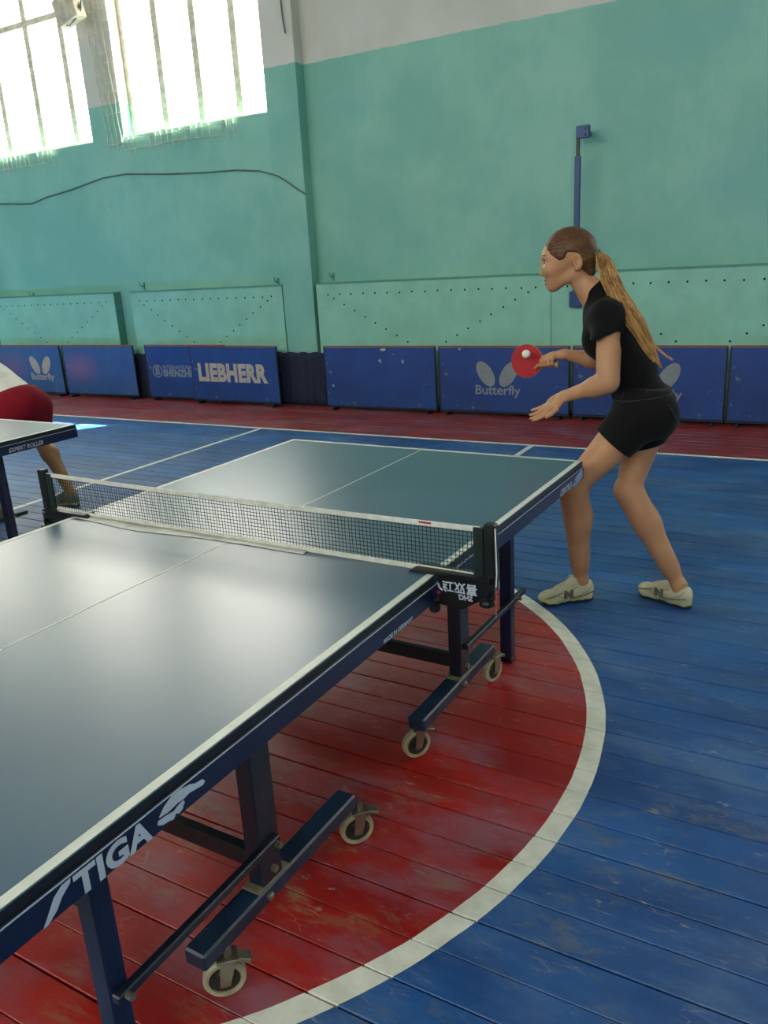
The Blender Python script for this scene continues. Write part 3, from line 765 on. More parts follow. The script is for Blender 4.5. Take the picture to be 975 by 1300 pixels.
def ell(c, r, R=None):
    c = V(c); r = V(r); Rm = V(np.eye(3)) if R is None else V(R)
    def f(P):
        q = (P-c)@Rm.T
        k0 = np.sqrt(((q/r)**2).sum(-1)); k1 = np.sqrt(((q/(r*r))**2).sum(-1))+1e-9
        return k0*(k0-1)/k1
    m = float(r.max()); return Prim(f, c-m, c+m)
def inter(p, *planes):
    """keep the part of p behind each plane (point, outward normal)"""
    pl = [(V(o), V(unit(n))) for o, n in planes]
    def f(P):
        d = p.f(P)
        for o, n in pl: d = np.maximum(d, (P-o)@n)
        return d
    return Prim(f, p.lo, p.hi)
def inflate(p, t): return Prim(lambda P: p.f(P)-t, p.lo-t, p.hi+t)
class Field:
    def __init__(s, lo, hi, v):
        s.lo = np.array(lo, float); s.v = v; s.n = (np.ceil((np.array(hi)-s.lo)/v)).astype(int)+1
        s.D = np.full(s.n, .5, np.float32)
    def _sub(s, lo, hi, pad):
        a = np.clip(np.floor((lo-pad-s.lo)/s.v).astype(int), 0, s.n); b = np.clip(np.ceil((hi+pad-s.lo)/s.v).astype(int)+1, 0, s.n)
        sl = tuple(slice(i, j) for i, j in zip(a, b))
        ax = [(s.lo[i]+s.v*np.arange(a[i], b[i])).astype(np.float32) for i in range(3)]
        return sl, np.stack(np.meshgrid(*ax, indexing='ij'), -1)
    def add(s, p, k=.012):
        sl, P = s._sub(p.lo, p.hi, k+3*s.v)
        if P.size == 0: return s
        d = p.f(P).astype(np.float32); D = s.D[sl]
        h = np.maximum(k-np.abs(D-d), 0)/k
        s.D[sl] = np.minimum(D, d) - h*h*k*.25; return s
    def cut(s, p, k=.004):
        sl, P = s._sub(p.lo, p.hi, k+3*s.v)
        if P.size == 0: return s
        d = -p.f(P).astype(np.float32); D = s.D[sl]
        h = np.maximum(k-np.abs(D-d), 0)/k
        s.D[sl] = np.maximum(D, d) + h*h*k*.25; return s
    def whole(s, fn):
        sl, P = s._sub(s.lo, s.lo+s.v*s.n, 0); s.D = fn(s.D, P).astype(np.float32); return s
    def mesh(s, name, mat, parent=None, origin=(0,0,0), blur=1):
        D = s.D.copy()
        D[0] = D[-1] = .5; D[:, 0] = D[:, -1] = .5; D[:, :, 0] = D[:, :, -1] = .5
        for _ in range(blur):
            for ax in range(3):
                D = (np.roll(D, 1, ax)+2*D+np.roll(D, -1, ax))*.25
        S = D < 0; c = S[:-1, :-1, :-1]; al = c.copy(); an = c.copy()
        for i in (0, 1):
            for j in (0, 1):
                for k in (0, 1):
                    q = S[i:S.shape[0]-1+i, j:S.shape[1]-1+j, k:S.shape[2]-1+k]; al &= q; an |= q
        act = np.argwhere(an & ~al)
        idx = np.full(c.shape, -1, np.int32); idx[tuple(act.T)] = np.arange(len(act))
        acc = np.zeros((len(act), 3)); cnt = np.zeros(len(act))
        cor = [(i, j, k) for i in (0, 1) for j in (0, 1) for k in (0, 1)]
        vals = {q: D[act[:, 0]+q[0], act[:, 1]+q[1], act[:, 2]+q[2]] for q in cor}
        for q in cor:
            for ax in range(3):
                if q[ax] == 0:
                    r = list(q); r[ax] = 1; r = tuple(r); a = vals[q]; b = vals[r]; m = (a < 0) != (b < 0)
                    t = np.where(m, a/np.where(m, a-b, 1), 0)
                    p = np.tile(np.array(q, float), (len(act), 1)); p[:, ax] += t
                    acc[m] += p[m]; cnt[m] += 1
        verts = (act + acc/cnt[:, None])*s.v + s.lo - np.array(origin)
        quads = []
        for ax in range(3):
            a = [slice(None)]*3; b = [slice(None)]*3; a[ax] = slice(0, -1); b[ax] = slice(1, None)
            A = S[tuple(a)]; B = S[tuple(b)]
            E = np.argwhere(A != B); u, w = (ax+1) % 3, (ax+2) % 3
            E = E[(E[:, u] > 0) & (E[:, w] > 0)]
            fl = A[tuple(E.T)]
            def cell(du, dw):
                q = E.copy(); q[:, u] += du; q[:, w] += dw; return idx[tuple(q.T)]
            Q = np.stack([cell(-1, -1), cell(0, -1), cell(0, 0), cell(-1, 0)], 1)
            Q[~fl] = Q[~fl][:, ::-1]
            quads.append(Q)
        Q = np.concatenate(quads); Q = Q[(Q >= 0).all(1)]
        me = bpy.data.meshes.new(name)
        me.vertices.add(len(verts)); me.vertices.foreach_set('co', verts.astype(np.float32).ravel())
        me.loops.add(Q.size); me.loops.foreach_set('vertex_index', Q.ravel().astype(np.int32))
        me.polygons.add(len(Q)); me.polygons.foreach_set('loop_start', (np.arange(len(Q))*4).astype(np.int32))
        me.polygons.foreach_set('use_smooth', np.ones(len(Q), bool))
        me.update(calc_edges=True); me.validate()
        me.materials.append(mat)
        o = bpy.data.objects.new(name, me); COL.objects.link(o)
        if parent: o.parent = parent
        return o
def folds(amp, seed, freq=(30, 40, 34)):
    r = np.random.RandomState(seed); ks = [(r.randn(3)*np.array(freq)*.5, r.rand()*6.28) for _ in range(5)]
    def fn(D, P):
        w = sum(np.sin(P@V(k)+ph) for k, ph in ks)/5
        return D + amp*w
    return fn
def catmull(pts, n):
    P = [Vector(p) for p in pts]; P = [P[0]*2-P[1]] + P + [P[-1]*2-P[-2]]; out = []
    m = len(P)-3
    for i in range(n+1):
        t = i/n*m; k = min(int(t), m-1); t -= k; a, b, c, d = P[k:k+4]
        out.append(.5*((2*b)+(c-a)*t+(2*a-5*b+4*c-d)*t*t+(3*b-a-3*c+d)*t**3))
    return out
M['shoe_line'] = simple('shoe_overlay', srgb(150, 144, 120), .6)
def shoe(parent, O, heel, toe, side, zl=0, mats=('shoe', 'shoe_grey', 'sole'), emblem=True, name='shoe'):
    heel = np.array([heel[0], heel[1], 0.]); toe = np.array([toe[0], toe[1], 0.]); L = np.linalg.norm(toe-heel); X = (toe-heel)/L; Z = np.array([0, 0, 1.]); Y = np.cross(Z, X)
    c = (heel+toe)/2; k = L/.29
    T = lambda x, y, z: c + (X*x + Y*y + Z*z)*k
    Rm = np.array([X, Y, Z])
    lo = c-np.array([.19, .19, .02])*k; hi = c+np.array([.19, .19, .17])*k
    F = Field(lo, hi, .003)
    F.add(ell(T(-.085, 0, .05), (.055*k, .036*k, .045*k), Rm), .01)
    F.add(seg(T(-.085, 0, .05), T(.02, 0, .045), .039*k, .040*k), .02)
    F.add(ell(T(.075, 0, .034), (.068*k, .045*k, .033*k), Rm), .02)
    F.add(seg(T(-.105, 0, .075), T(-.05, 0, .085), .028*k, .031*k), .015)
    F.add(seg(T(-.028, 0, .088), T(.04, 0, .060), .027*k, .023*k), .02)
    F.add(ell(T(-.035, 0, .108), (.014*k, .024*k, .018*k), Rm), .012)
    F.cut(seg(T(-.078, 0, .10), T(-.070, 0, .19), .031*k, .05*k), .004)
    def under(D, P): return np.maximum(D, (.012-P[..., 2]))
    F.whole(under)
    u = F.mesh(name, M[mats[0]], parent, O)
    def on_shoe(x, z, sd_):
        q = None
        for i in range(60):
            p = T(x, sd_*(.06-.001*i), z); g = np.round((p-F.lo)/F.v).astype(int)
            if F.D[tuple(g)] < 0: q = T(x, sd_*(.0605-.001*i), z); break
        return Vector((q if q is not None else T(x, sd_*.03, z))-O)
    for sd_ in (-1, 1):
        for nm, pl, rr in (('toe_overlay', [(.125, .034), (.10, .046), (.07, .052), (.05, .044), (.03, .034)], .0022), ('side_overlay', [(-.045, .082), (-.02, .07), (.01, .05), (.03, .034)], .0024),
                           ('heel_overlay', [(-.115, .082), (-.10, .06), (-.075, .05), (-.05, .034)], .0024), ('side_overlay', [(.035, .062), (.02, .05), (.0, .036)], .002)):
            MB().tube(catmull([on_shoe(a, b, sd_) for a, b in pl], 14), rr, 5).build(nm, M['shoe_line'], u, smooth=True)
    MB().tube([Vector(T(-.074+.033*math.cos(t), .031*math.sin(t), .108+.004*math.cos(2*t))-O) for t in [2*PI*i/20 for i in range(21)]], .0045*k, 6, False).build('collar', M['shoe_line'], u, smooth=True)
    G = Field(lo, hi, .0032)
    def foot(P, zc, h):
        q = (P-V(c))@V(Rm).T/k; x = q[..., 0]; y = q[..., 1]
        t = np.clip((x+.10)/.185, 0, 1); r = .037+.011*t-.010*np.exp(-((x-.0)/.04)**2)
        d2 = np.sqrt((x-(-.10+.185*t))**2+y*y)-r
        z = q[..., 2]-.012*np.clip((x-.06)/.08, 0, 1)**2
        e = np.stack([d2, np.abs(z-zc)-h], -1)
        return (np.linalg.norm(np.maximum(e+.004, 0), axis=-1)+np.minimum(e.max(-1)+.004, 0)-.004)*k
    G.whole(lambda D, P: np.minimum(D, foot(P, .021, .012)+.0015*np.sin(P[..., 0]*120+P[..., 1]*90)))
    G.mesh('sole', M[mats[2]], u, O)
    G = Field(lo, hi, .0032); G.whole(lambda D, P: np.minimum(D, foot(P, .006, .006)-.001)); G.mesh('outsole', M['sole_dk'], u, O)
    mb = MB()
    for i in range(6):
        x = -.022+i*.016; z = .1005-i*.0072
        mb.tube([Vector(T(x+.006, -.026, z-.022)-O), Vector(T(x, -.012, z-.002)-O), Vector(T(x, .012, z-.002)-O), Vector(T(x+.006, .026, z-.022)-O)], .0026, 5)
    for s in (-1, 1):
        mb.tube([Vector(T(-.03, 0, .106)-O), Vector(T(-.045+.0*s, s*.015, .122)-O), Vector(T(-.03, s*.032, .118)-O), Vector(T(-.015, s*.036, .098)-O)], .002, 5)
    mb.build('laces', M['lace'], u, smooth=True)
    if emblem:
        # letter panel on the side that faces the table
        s = side
        fr = frame(T(-.035*s-.012, s*.0445, .038)-O, X*(-s), Z); fr = frame(T(.028 if s > 0 else -.05, s*.0455, .036)-O, X*(-s), Z)
        text_mesh('emblem', 'N', .05*k, M[mats[1]], u, fr, bold=.0035, depth=.006, wx=1.15)
        mb = MB()
        for zz, a, b in ((.032, -.13, .0), (.045, .04, .115)):
            mb.tube([Vector(T(a, s*(.036 if a < -.05 else .046), zz+.02)-O), Vector(T((a+b)/2, s*.047, zz+.004)-O), Vector(T(b, s*.044, zz-.002)-O)], .003, 5)
        mb.build('trim', M[mats[1]], u, smooth=True)
    return u

# ---------------------------------------------------------------- the woman
def build_woman():
    O = np.array([.93, 1.68, 0.])
    root = thing('person', 'woman in black shirt and shorts with long ponytail, knees bent at the table end', 'person', tuple(O))
    A = at
    sk = []   # (prim, k)
    # torso frame
    N_ = A(764, 388, 1.68); Pv = A(815, 515, 1.70); ut = unit(N_-Pv); dt = unit(np.cross([0, 1, 0], ut)); dt = -dt if dt[0] > 0 else dt
    RT = np.array([dt, [0, 1, 0], ut])
    rib = ell(A(778, 424, 1.68), (.100, .135, .165), RT); gird = ell(A(772, 402, 1.68), (.074, .146, .072), RT)
    abd = ell(A(801, 468, 1.69), (.098, .115, .14), RT); pel = ell(A(817, 514, 1.70), (.118, .155, .105), RT)
    glu = [ell(A(832, 528, 1.70+s*.075), (.088, .085, .095)) for s in (-1, 1)]
    bust = [ell(A(757, 434, 1.68+s*.062), (.048, .055, .055), RT) for s in (-1, 1)]
    shL, shR = A(772, 401, 1.552), A(768, 400, 1.81)
    elL, elR = A(772, 486, 1.47), A(764, 458, 1.90)
    wrL, wrR = A(716, 503.5, 1.49), A(716, 450, 1.82)
    hipL, hipR = A(806, 535, 1.62), A(822, 535, 1.78)
    knL, knR = A(727, 618, 1.53), A(797, 622, 1.72)
    anL, anR = np.array([.712, 1.630, .10]), np.array([1.143, 1.737, .10])
    neck = seg(A(758, 386, 1.68), A(735, 350, 1.662), .054, .050)
    RH = np.array([unit([-.98, 0, -.2]), [0, 1, 0], unit([-.2, 0, .98])])
    yc = 1.655; HC = A(723, 325, yc); yw_ = math.radians(21); RZ = np.array([[math.cos(yw_), -math.sin(yw_), 0], [math.sin(yw_), math.cos(yw_), 0], [0, 0, 1]])
    def Q(px, py, y_=None):
        q = A(px, py, yc)-HC; q[0] *= 1.0/math.cos(yw_) if q[0] < 0 else 1; q = q+np.array([0, (y_-yc) if y_ is not None else 0, 0]); return HC+RZ@q
    RH = RH@RZ.T
    bm = Field((.35, 1.30, -.0), (1.32, 2.02, 1.76), .0042)
    for p, k in [(rib, .02), (gird, .04), (abd, .05), (pel, .05)] + [(g, .04) for g in glu] + [(b, .03) for b in bust]: bm.add(p, k)
    # legs
    midL = (hipL*.45+knL*.55)
    bm.add(seg(hipL, knL, .098, .054), .03); bm.add(seg(hipR, knR, .095, .053), .03)
    for kn, an, back in ((knL, anL, np.array([.016, .010, 0])), (knR, anR, np.array([.012, .0, -.006]))):
        bm.add(seg(kn, kn*.8+an*.2, .053, .050), .02)
        bm.add(seg(kn, an, .047, .032), .03)
        cf = kn*.68+an*.32+back
        bm.add(seg(kn*.96+an*.04+back*.4, cf, .044, .0455), .06); bm.add(seg(cf, kn*.2+an*.8+back*.2, .0455, .027), .06)
        bm.add(ell(kn+np.array([-.02, -.008, .004]), (.036, .036, .045)), .02)
        bm.add(seg(an, an+np.array([0, 0, -.05]), .033, .034), .02)
        for s in (-1, 1): bm.add(ell(an+np.array([.004*s, .028*s, -.008]), (.014, .012, .016)), .015)
    # feet inside the shoes
    bm.add(seg(anL+[0.02,.02,-.05], anL+[-.09, -.08, -.06], .028, .022), .02)
    bm.add(seg(anR+[0.02,-.01,-.05], anR+[-.11, .045, -.06], .028, .022), .02)
    # arms
    bm.add(ell(shL, (.048, .044, .048)), .05); bm.add(ell(shR, (.048, .044, .048)), .05)
    bm.add(seg(shL, elL, .051, .043), .03); bm.add(seg(shR, elR, .050, .040), .03)
    bm.add(seg(shL*.45+elL*.55+[.004, 0, 0], elL*.9+shL*.1, .046, .043), .02)
    for el, wr in ((elL, wrL), (elR, wrR)):
        m = el*.72+wr*.28
        bm.add(seg(el, m, .041, .040), .02); bm.add(seg(m, wr, .039, .0245, (0, 1, .3), .92), .03)
    # neck, head
    bm.add(neck, .035); bm.add(seg(A(768, 392, 1.68), A(757, 372, 1.675), .064, .053), .04)
    bm.add(ell(Q(723, 320.5, yc), (.104, .080, .096), RH), .02)
    bm.add(ell(Q(706, 337, yc), (.055, .060, .088), RH), .03)
    for s in (-1, 1):
        bm.add(seg(Q(729, 346, yc+s*.046), Q(706, 363, yc+s*.014), .020, .017), .03)
        bm.add(ell(Q(700.5, 342, yc+s*.034), (.021, .021, .022)), .025)     # cheeks
        bm.add(ell(Q(696.5, 349.6, yc+s*.0115), (.0088, .0072, .0072)), .005)   # nostril wings
        bm.cut(ell(Q(692.0, 332.5, yc+s*.031), (.017, .020, .0125)), .012) # eye sockets
        bm.add(seg(Q(694.8, 326.6, yc+s*.016), Q(699, 327, yc+s*.048), .0068, .006), .012)   # brow ridge
        bm.add(ell(Q(698.0, 332.8, yc+s*.031), (.0130, .0150, .0110)), .004)   # lids over the eye
        ec = Q(731, 331.5, yc+s*.085)
        RE = np.array([unit([1, 0, .25]), [0, 1, 0], unit([-.25, 0, 1])])@RZ.T
        bm.add(ell(ec, (.021, .010, .036), RE), .006); bm.add(ell(Q(729.5, 340.5, yc+s*.081), (.0115, .008, .012)), .006)
        bm.cut(ell(ec+RZ@np.array([-.004, s*.012, .004]), (.0130, .0135, .024), RE), .003)
    bm.add(ell(Q(703.5, 355.5, yc), (.024, .032, .026), RH), .02)
    bm.add(ell(Q(702.6, 363.8, yc), (.019, .023, .0165)), .02)
    bm.add(seg(Q(694.5, 329.5, yc), Q(692.6, 346.5, yc), .0075, .0105, (0, 1, 0), 1.0), .010)
    bm.add(ell(Q(691.8, 347.4, yc), (.0108, .010, .0086)), .005)
    for s in (-1, 1): bm.cut(ell(Q(695.4, 351.1, yc+s*.007), (.0055, .0036, .0036)), .002)
    bm.add(ell(Q(697.2, 355.6, yc), (.0095, .021, .0050), RH), .004); bm.add(ell(Q(697.8, 360.2, yc), (.0095, .018, .0062), RH), .004)
    bm.cut(seg(Q(695.3, 357.9, yc-.026), Q(695.3, 357.9, yc+.026), .0034, .0034), .002)
    # left hand, open, palm up
    d = unit(A(677, 531, 1.455)-wrL); n0 = unit(np.cross([0, 1, 0], d)); n0 = n0 if n0[2] > 0 else -n0
    n = unit(n0*.74+np.array([0, -1, 0])*.67); n = unit(n-d*(n@d)); sd_ = np.cross(d, n); sd_ = sd_ if sd_[1] < 0 else -sd_
    H = lambda a, b, c: wrL + (d*a + sd_*b + n*c)*1.08
    RHd = np.array([d, sd_, n])
    bm.add(seg(wrL, H(.02, 0, 0), .0245, .022, n, .8), .02)
    bm.add(ell(H(.052, 0, 0), (.050, .038, .0145), RHd), .012)
    bm.add(ell(H(.034, .022, .006), (.032, .014, .014), RHd), .012); bm.add(ell(H(.04, -.024, .004), (.034, .011, .012), RHd), .012)
    def finger(base, dirs, lens, r0, r1, kf=.004):
        p = np.array(base, float); m = len(lens)
        for i, (dv, L) in enumerate(zip(dirs, lens)):
            q = p+unit(dv)*L; bm.add(seg(p, q, r0+(r1-r0)*i/m, r0+(r1-r0)*(i+1)/m), kf); p = q
    for b, L, fan, cz in ((.0265, .070, .03, .06), (.0090, .078, .0, .02), (-.0085, .073, -.03, .05), (-.0255, .058, -.09, .12)):
        cu = [cz, cz+.22, cz+.42]
        finger(H(.086, b, .0), [d+sd_*fan+n*c for c in cu], [L*.45, L*.31, L*.26], .0088, .0066)
    finger(H(.026, .026, .004), [d*.62+sd_*.72+n*.15, d*.80+sd_*.42+n*.2, d*.9+sd_*.2+n*.25], [.034, .031, .026], .0115, .0085, .008)
    # right hand closed over the handle
    hb = A(686, 460.5, 1.80); he = A(713, 456.5, 1.80); h = unit(he-hb); wv = np.array([0, 1., 0]); uv = unit(np.cross(wv, h)); uv = uv if uv[2] > 0 else -uv
    K = lambda t, y, z: hb + h*t + wv*y + uv*z
    bm.add(seg(wrR, K(.066, .004, .024), .0245, .024, uv, .8), .02)
    bm.add(ell(K(.052, .008, .021), (.040, .030, .016), np.array([h, wv, uv])), .015)
    bm.add(ell(K(.045, .022, .008), (.034, .014, .020), np.array([h, wv, uv])), .012)
    for i in range(4):
        t = .012+.0185*i; r = .0092-.0005*i
        pts = [K(t+.010, -.010, .026), K(t+.002, -.0265, .010), K(t-.002, -.0245, -.012), K(t+.002, -.006, -.0235)]
        for a, b in zip(pts, pts[1:]): bm.add(seg(a, b, r, r*.93), .0035)
    pts = [K(.06, .024, .016), K(.030, .029, .014), K(.002, .022, .010), K(-.016, .016, .006)]
    for a, b, r in zip(pts, pts[1:], (.012, .0105, .0092)): bm.add(seg(a, b, r, r*.9), .006)
    # an index finger resting along the blade's lower edge
    for a, b in ((K(.012, -.022, .0), K(-.010, -.018, -.012)), (K(-.010, -.018, -.012), K(-.024, -.0135, -.020))): bm.add(seg(a, b, .0078, .0068), .004)
    body = bm.mesh('body', M['skin'], root, O, blur=0)

    # ---- clothes
    tee = Field((.6, 1.36, .88), (1.25, 2.0, 1.52), .0046)
    for p, k in [(rib, .02), (gird, .04), (abd, .05)] + [(b, .035) for b in bust]: tee.add(inflate(p, .011), k)
    tee.add(inflate(pel, .008), .04)
    for sh, el, y1 in ((shL, elL, 1.50), (shR, elR, 1.88)):
        tee.add(ell(sh, (.057, .053, .056)), .07)
        e = A(767, 427, y1) if y1 < 1.7 else sh*.5+el*.5
        nrm = unit([.33, 0, -.94]) if y1 < 1.7 else unit(el-sh)
        tee.add(inter(seg(sh, sh+(e-sh)*1.6, .057, .0555), (e, nrm)), .03)
    wl = A(812, 495.5, 1.70); wn = unit([.10, 0, -1.])
    tee.add(seg(A(770, 392, 1.68), A(757, 370, 1.672), .074, .062), .05)
    tee.whole(folds(.0035, 4))
    # neckline and sleeve openings
    tee.cut(inflate(neck, .006), .003)
    tee.whole(lambda D, P: np.maximum(D, (P-V(A(752, 368.5, 1.67)))@V(unit([-.72, 0, .69]))))
    tee.whole(lambda D, P: np.maximum(D, (P-V(wl))@V(wn)))
    tm = tee.mesh('tee_shirt', M['tee'], root, O, blur=1)
    sh = Field((.66, 1.42, .68), (1.25, 1.96, 1.10), .0046)
    sh.add(inflate(pel, .014), .02); sh.add(inflate(abd, .013), .05)
    for g in glu: sh.add(inflate(g, .013), .04)
    hemL = A(777, 562, 1.585); hemR = A(816, 567, 1.77)
    aL = unit(knL-hipL); aR = unit(knR-hipR)
    sh.add(inter(seg(hipL+[0.02, 0, .03], hipL+(knL-hipL)*.7, .112, .084), (hemL, aL)), .03)
    sh.add(inter(seg(hipR+[0.01, 0, .03], hipR+(knR-hipR)*.7, .106, .084), (hemR, unit([.2, 0, -.98]))), .03)
    top = A(812, 487, 1.70)
    sh.whole(lambda D, P: np.maximum(D, (P-V(top))@V(unit([.12, 0, 1.]))))
    sh.whole(folds(.0025, 9))
    sm = sh.mesh('shorts', M['shorts'], root, O, blur=1)
    # waistband seam and belt loops, laid on the cloth surface
    def on_cloth(o, dv, out=.001):
        o = V(o); dv = V(unit(dv)); last = None
        for i in range(200):
            q = o+dv*(.04+i*.0015); g = np.round((q-sh.lo)/sh.v).astype(int)
            if (g < 0).any() or (g >= sh.n).any(): break
            if sh.D[tuple(g)] < 0: last = q
        return Vector((last if last is not None else o)+dv*out-O)
    wc = A(813, 501, 1.70); e1 = unit([1, 0, .12]); e2 = np.array([0, 1., 0]); rr_ = []
    for i in range(49):
        t = 2*PI*i/48; rr_.append(on_cloth(wc, e1*math.cos(t)+e2*math.sin(t)))
    rr_ = [(rr_[i-1]+rr_[i]*2+rr_[(i+1) % 48])/4 for i in range(48)]; rr_.append(rr_[0])
    MB().tube(rr_, .0019, 5, False).build('waistband_seam', M['seam'], sm, smooth=True)
    for t in (-2.6, -1.9, -1.2, -.55, 0, .55, 1.4, 2.4):
        dv = e1*math.cos(t)+e2*math.sin(t); a_ = on_cloth(wc+[0, 0, -.002], dv, .001); b_ = on_cloth(wc+[0.004, 0, .036], dv, .003)
        MB().bar(a_, b_, .010, .004, up=tuple(dv), bevel=0).build('belt_loop', M['seam2'], sm)
    mb = MB()
    for i in range(15):
        pass
    pk = [on_cloth(wc+[0, 0, -.03-.012*i], e1*math.cos(-.75+.03*i)+e2*math.sin(-.75+.03*i)) for i in range(9)]
    MB().tube(pk, .0015, 5, False).build('pocket_seam', M['seam'], sm, smooth=True)
    # ---- hair
    hr = Field((.45, 1.54, 1.36), (.80, 1.77, 1.75), .0038)
    hr.add(ell(A(723.5, 320, yc), (.113, .088, .1045), RH), .01)
    hr.add(seg(A(742, 334, yc), A(747, 344, yc), .055, .032), .03)
    hr.add(seg(A(744, 314, yc), A(753.5, 320.5, yc), .04, .016), .03)
    poly = [(686, 304), (693, 310), (700, 316.5), (706, 323), (717, 330.5), (724, 328), (727, 320), (737, 320), (739.5, 332), (744, 344), (751, 350), (768, 350), (768, 275), (680, 275)]
    P3 = np.array([A(x, y_, yc)[[0, 2]] for x, y_ in poly])
    def hairline(D, P):
        q = P[..., [0, 2]]; dmin = np.full(D.shape, 9., np.float32); ins = np.zeros(D.shape, bool)
        for i in range(len(P3)):
            a = P3[i]; b = P3[(i+1) % len(P3)]; e_ = b-a; w = q-V(a); t = np.clip((w@V(e_))/(e_@e_), 0, 1); dd = w-t[..., None]*V(e_)
            dmin = np.minimum(dmin, np.sqrt((dd*dd).sum(-1)))
            c1 = (a[1] > q[..., 1]) != (b[1] > q[..., 1]); xi = (b[0]-a[0])*(q[..., 1]-a[1])/((b[1]-a[1]) if abs(b[1]-a[1]) > 1e-9 else 1e-9)+a[0]
            ins ^= c1 & (q[..., 0] < xi)
        return np.maximum(D, np.where(ins, -dmin, dmin)+.001)
    tie = A(755, 321, yc)
    def grooves(D, P):
        q = P-V(tie); ang = np.arctan2(q[..., 2], q[..., 0]); lat = np.arctan2(q[..., 1], np.sqrt(q[..., 0]**2+q[..., 2]**2))
        return D + .0011*np.sin(ang*46+3*np.sin(lat*7)) + .0008*np.sin(lat*60+ang*9)
    hr.whole(grooves); hr.whole(hairline)
    hair = hr.mesh('hair', M['hair'], root, O, blur=1)
    cen = catmull([A(754, 321, 1.655), A(761, 325, 1.652), A(769, 338, 1.648), A(774, 352, 1.635), A(786, 378, 1.61), A(798.5, 397, 1.59), A(810, 414, 1.58), A(819, 431, 1.58), A(827, 447, 1.58), A(840, 467, 1.59)], 40)
    wid = np.interp(np.linspace(0, 1, 41), [0, .08, .2, .35, .5, .65, .8, .92, 1], [.010, .014, .030, .037, .037, .034, .027, .017, .004])
    mb = MB(); mb.tube([p-Vector(O) for p in cen], list(wid*.8), 14)
    r = random.Random(11)
    for i in range(300):
        a = r.uniform(0, 2*PI); rr = math.sqrt(r.random())*1.0; ph = r.uniform(0, 6); wob = r.uniform(.0, .004); end = int(r.triangular(30, 41, 40)); pts = []; rs = []
        rr = max(rr, .55)
        for j in range(0, end):
            t = (cen[min(j+1, 40)]-cen[max(j-1, 0)]).normalized(); s1 = Vector((0, 1, 0)); s1 = (s1-t*s1.dot(t)).normalized(); s2 = t.cross(s1)
            w = wid[j]*rr; tw = a+.5*j/40
            pts.append(cen[j]-Vector(O)+s1*w*math.cos(tw)*1.0+s2*w*math.sin(tw)+s2*wob*math.sin(ph+j*.25)); rs.append(.0026*(1-.65*(j/end)**2))
        mb.tube(pts[::2], rs[::2], 4)
    for pts_ in ([A(818, 420, 1.58), A(832, 440, 1.58), A(843, 451, 1.58), A(854, 458, 1.58)],):
        for q in range(4): mb.tube([p-Vector(O)+Vector((0, .004*q, .002*q)) for p in catmull(pts_, 8)], [.0012]*8+[.0006], 4)
    mb.build('ponytail', M['hair_tail'], hair, smooth=True)
    mb = MB(); mb.tube([Vector(A(754.5, 321.3, 1.655)-O)+Vector((0, .019*math.cos(t), 0))+Vector((.011, 0, .013))*1.2*math.sin(t)+Vector((.008, 0, -.004)) for t in [2*PI*i/20 for i in range(21)]], .0048, 8, False)
    mb.build('hair_tie', M['hair_tie'], hair, smooth=True)
    # ---- face details
    lc = Q(698, 358, yc); lp = Field(lc-[.03, .035, .03], lc+[.03, .035, .03], .0022)
    lp.add(ell(Q(696.6, 355.5, yc), (.0098, .0215, .0047), RH), .003); lp.add(ell(Q(697.2, 360.1, yc), (.0100, .0185, .0058), RH), .003)
    lp.cut(seg(Q(695.3, 357.9, yc-.026), Q(695.3, 357.9, yc+.026), .0032, .0032), .002)
    lp.mesh('lips', M['lips'], root, O, blur=0)
    for s in (-1, 1):
        e = Q(697.7, 332.7, yc+s*.031)-O
        eye = MB().lathe([(0, -.0105)]+[(.0105*math.sin(t), -.0105*math.cos(t)) for t in [PI*i/10 for i in range(1, 10)]]+[(0, .0105)], tuple(e+[-.0035, 0, 0]), (-1, 0, 0), 16).build('eyeball', M['eyewhite'], root, smooth=True)
        MB().lathe([(0, .0098), (.0068, .0084), (.0064, .0094), (0, .0110)], tuple(e+RZ@np.array([-.0035, 0, 0])), tuple(unit(RZ@np.array([-.96, 0, -.22]))), 14).build('iris', M['iris'], eye, smooth=True)
        MB().tube([Vector(Q(694.8, 330.9, yc+s*.018)-O), Vector(Q(694.0, 329.9, yc+s*.031)-O), Vector(Q(696.4, 330.6, yc+s*.044)-O), Vector(Q(699, 332.2, yc+s*.052)-O)], [.0012, .0019, .0021, .001], 6).build('eyelash', M['hair_dark'], root, smooth=True)
        MB().tube([Vector(Q(693.4, 325.6, yc+s*.014)-O), Vector(Q(693.3, 324.2, yc+s*.030)-O), Vector(Q(697.4, 324.8, yc+s*.050)-O)], [.0022, .003, .0012], 6).build('eyebrow', M['hair_brow'], root, smooth=True)
    MB().tube([Vector(wrR+(elR-wrR)*.06-O)+Vector((.0, .026*math.cos(t), .0255*math.sin(t))) for t in [2*PI*i/20 for i in range(21)]], .0042, 6, False).build('bracelet', M['steel'], root, smooth=True)
    # ---- shoes
    shoe(root, O, (.765, 1.672), (.545, 1.486), 1); shoe(root, O, (1.212, 1.712), (.944, 1.814), 1)
    for an, dv in ((anL, (-.2, -.1)), (anR, (-.2, .05))):
        mb = MB(); mb.lathe([(.0345, -.05), (.0355, -.012), (.0365, -.003), (.0335, -.001)], tuple(an-O), (0, 0, 1), 18); mb.build('sock', M['sock'], root, smooth=True)
    # ---- paddle, held: a thing of its own
    hb2 = A(686, 460.5, 1.80); bc = A(669, 458.3, 1.80)
    pd = thing('paddle', 'red table tennis paddle held in the woman\'s right hand', 'paddle', tuple(bc))
    hx = unit(hb2-bc); hz = np.cross(hx, [0, 1, 0]); hz = hz if hz[2] > 0 else -hz
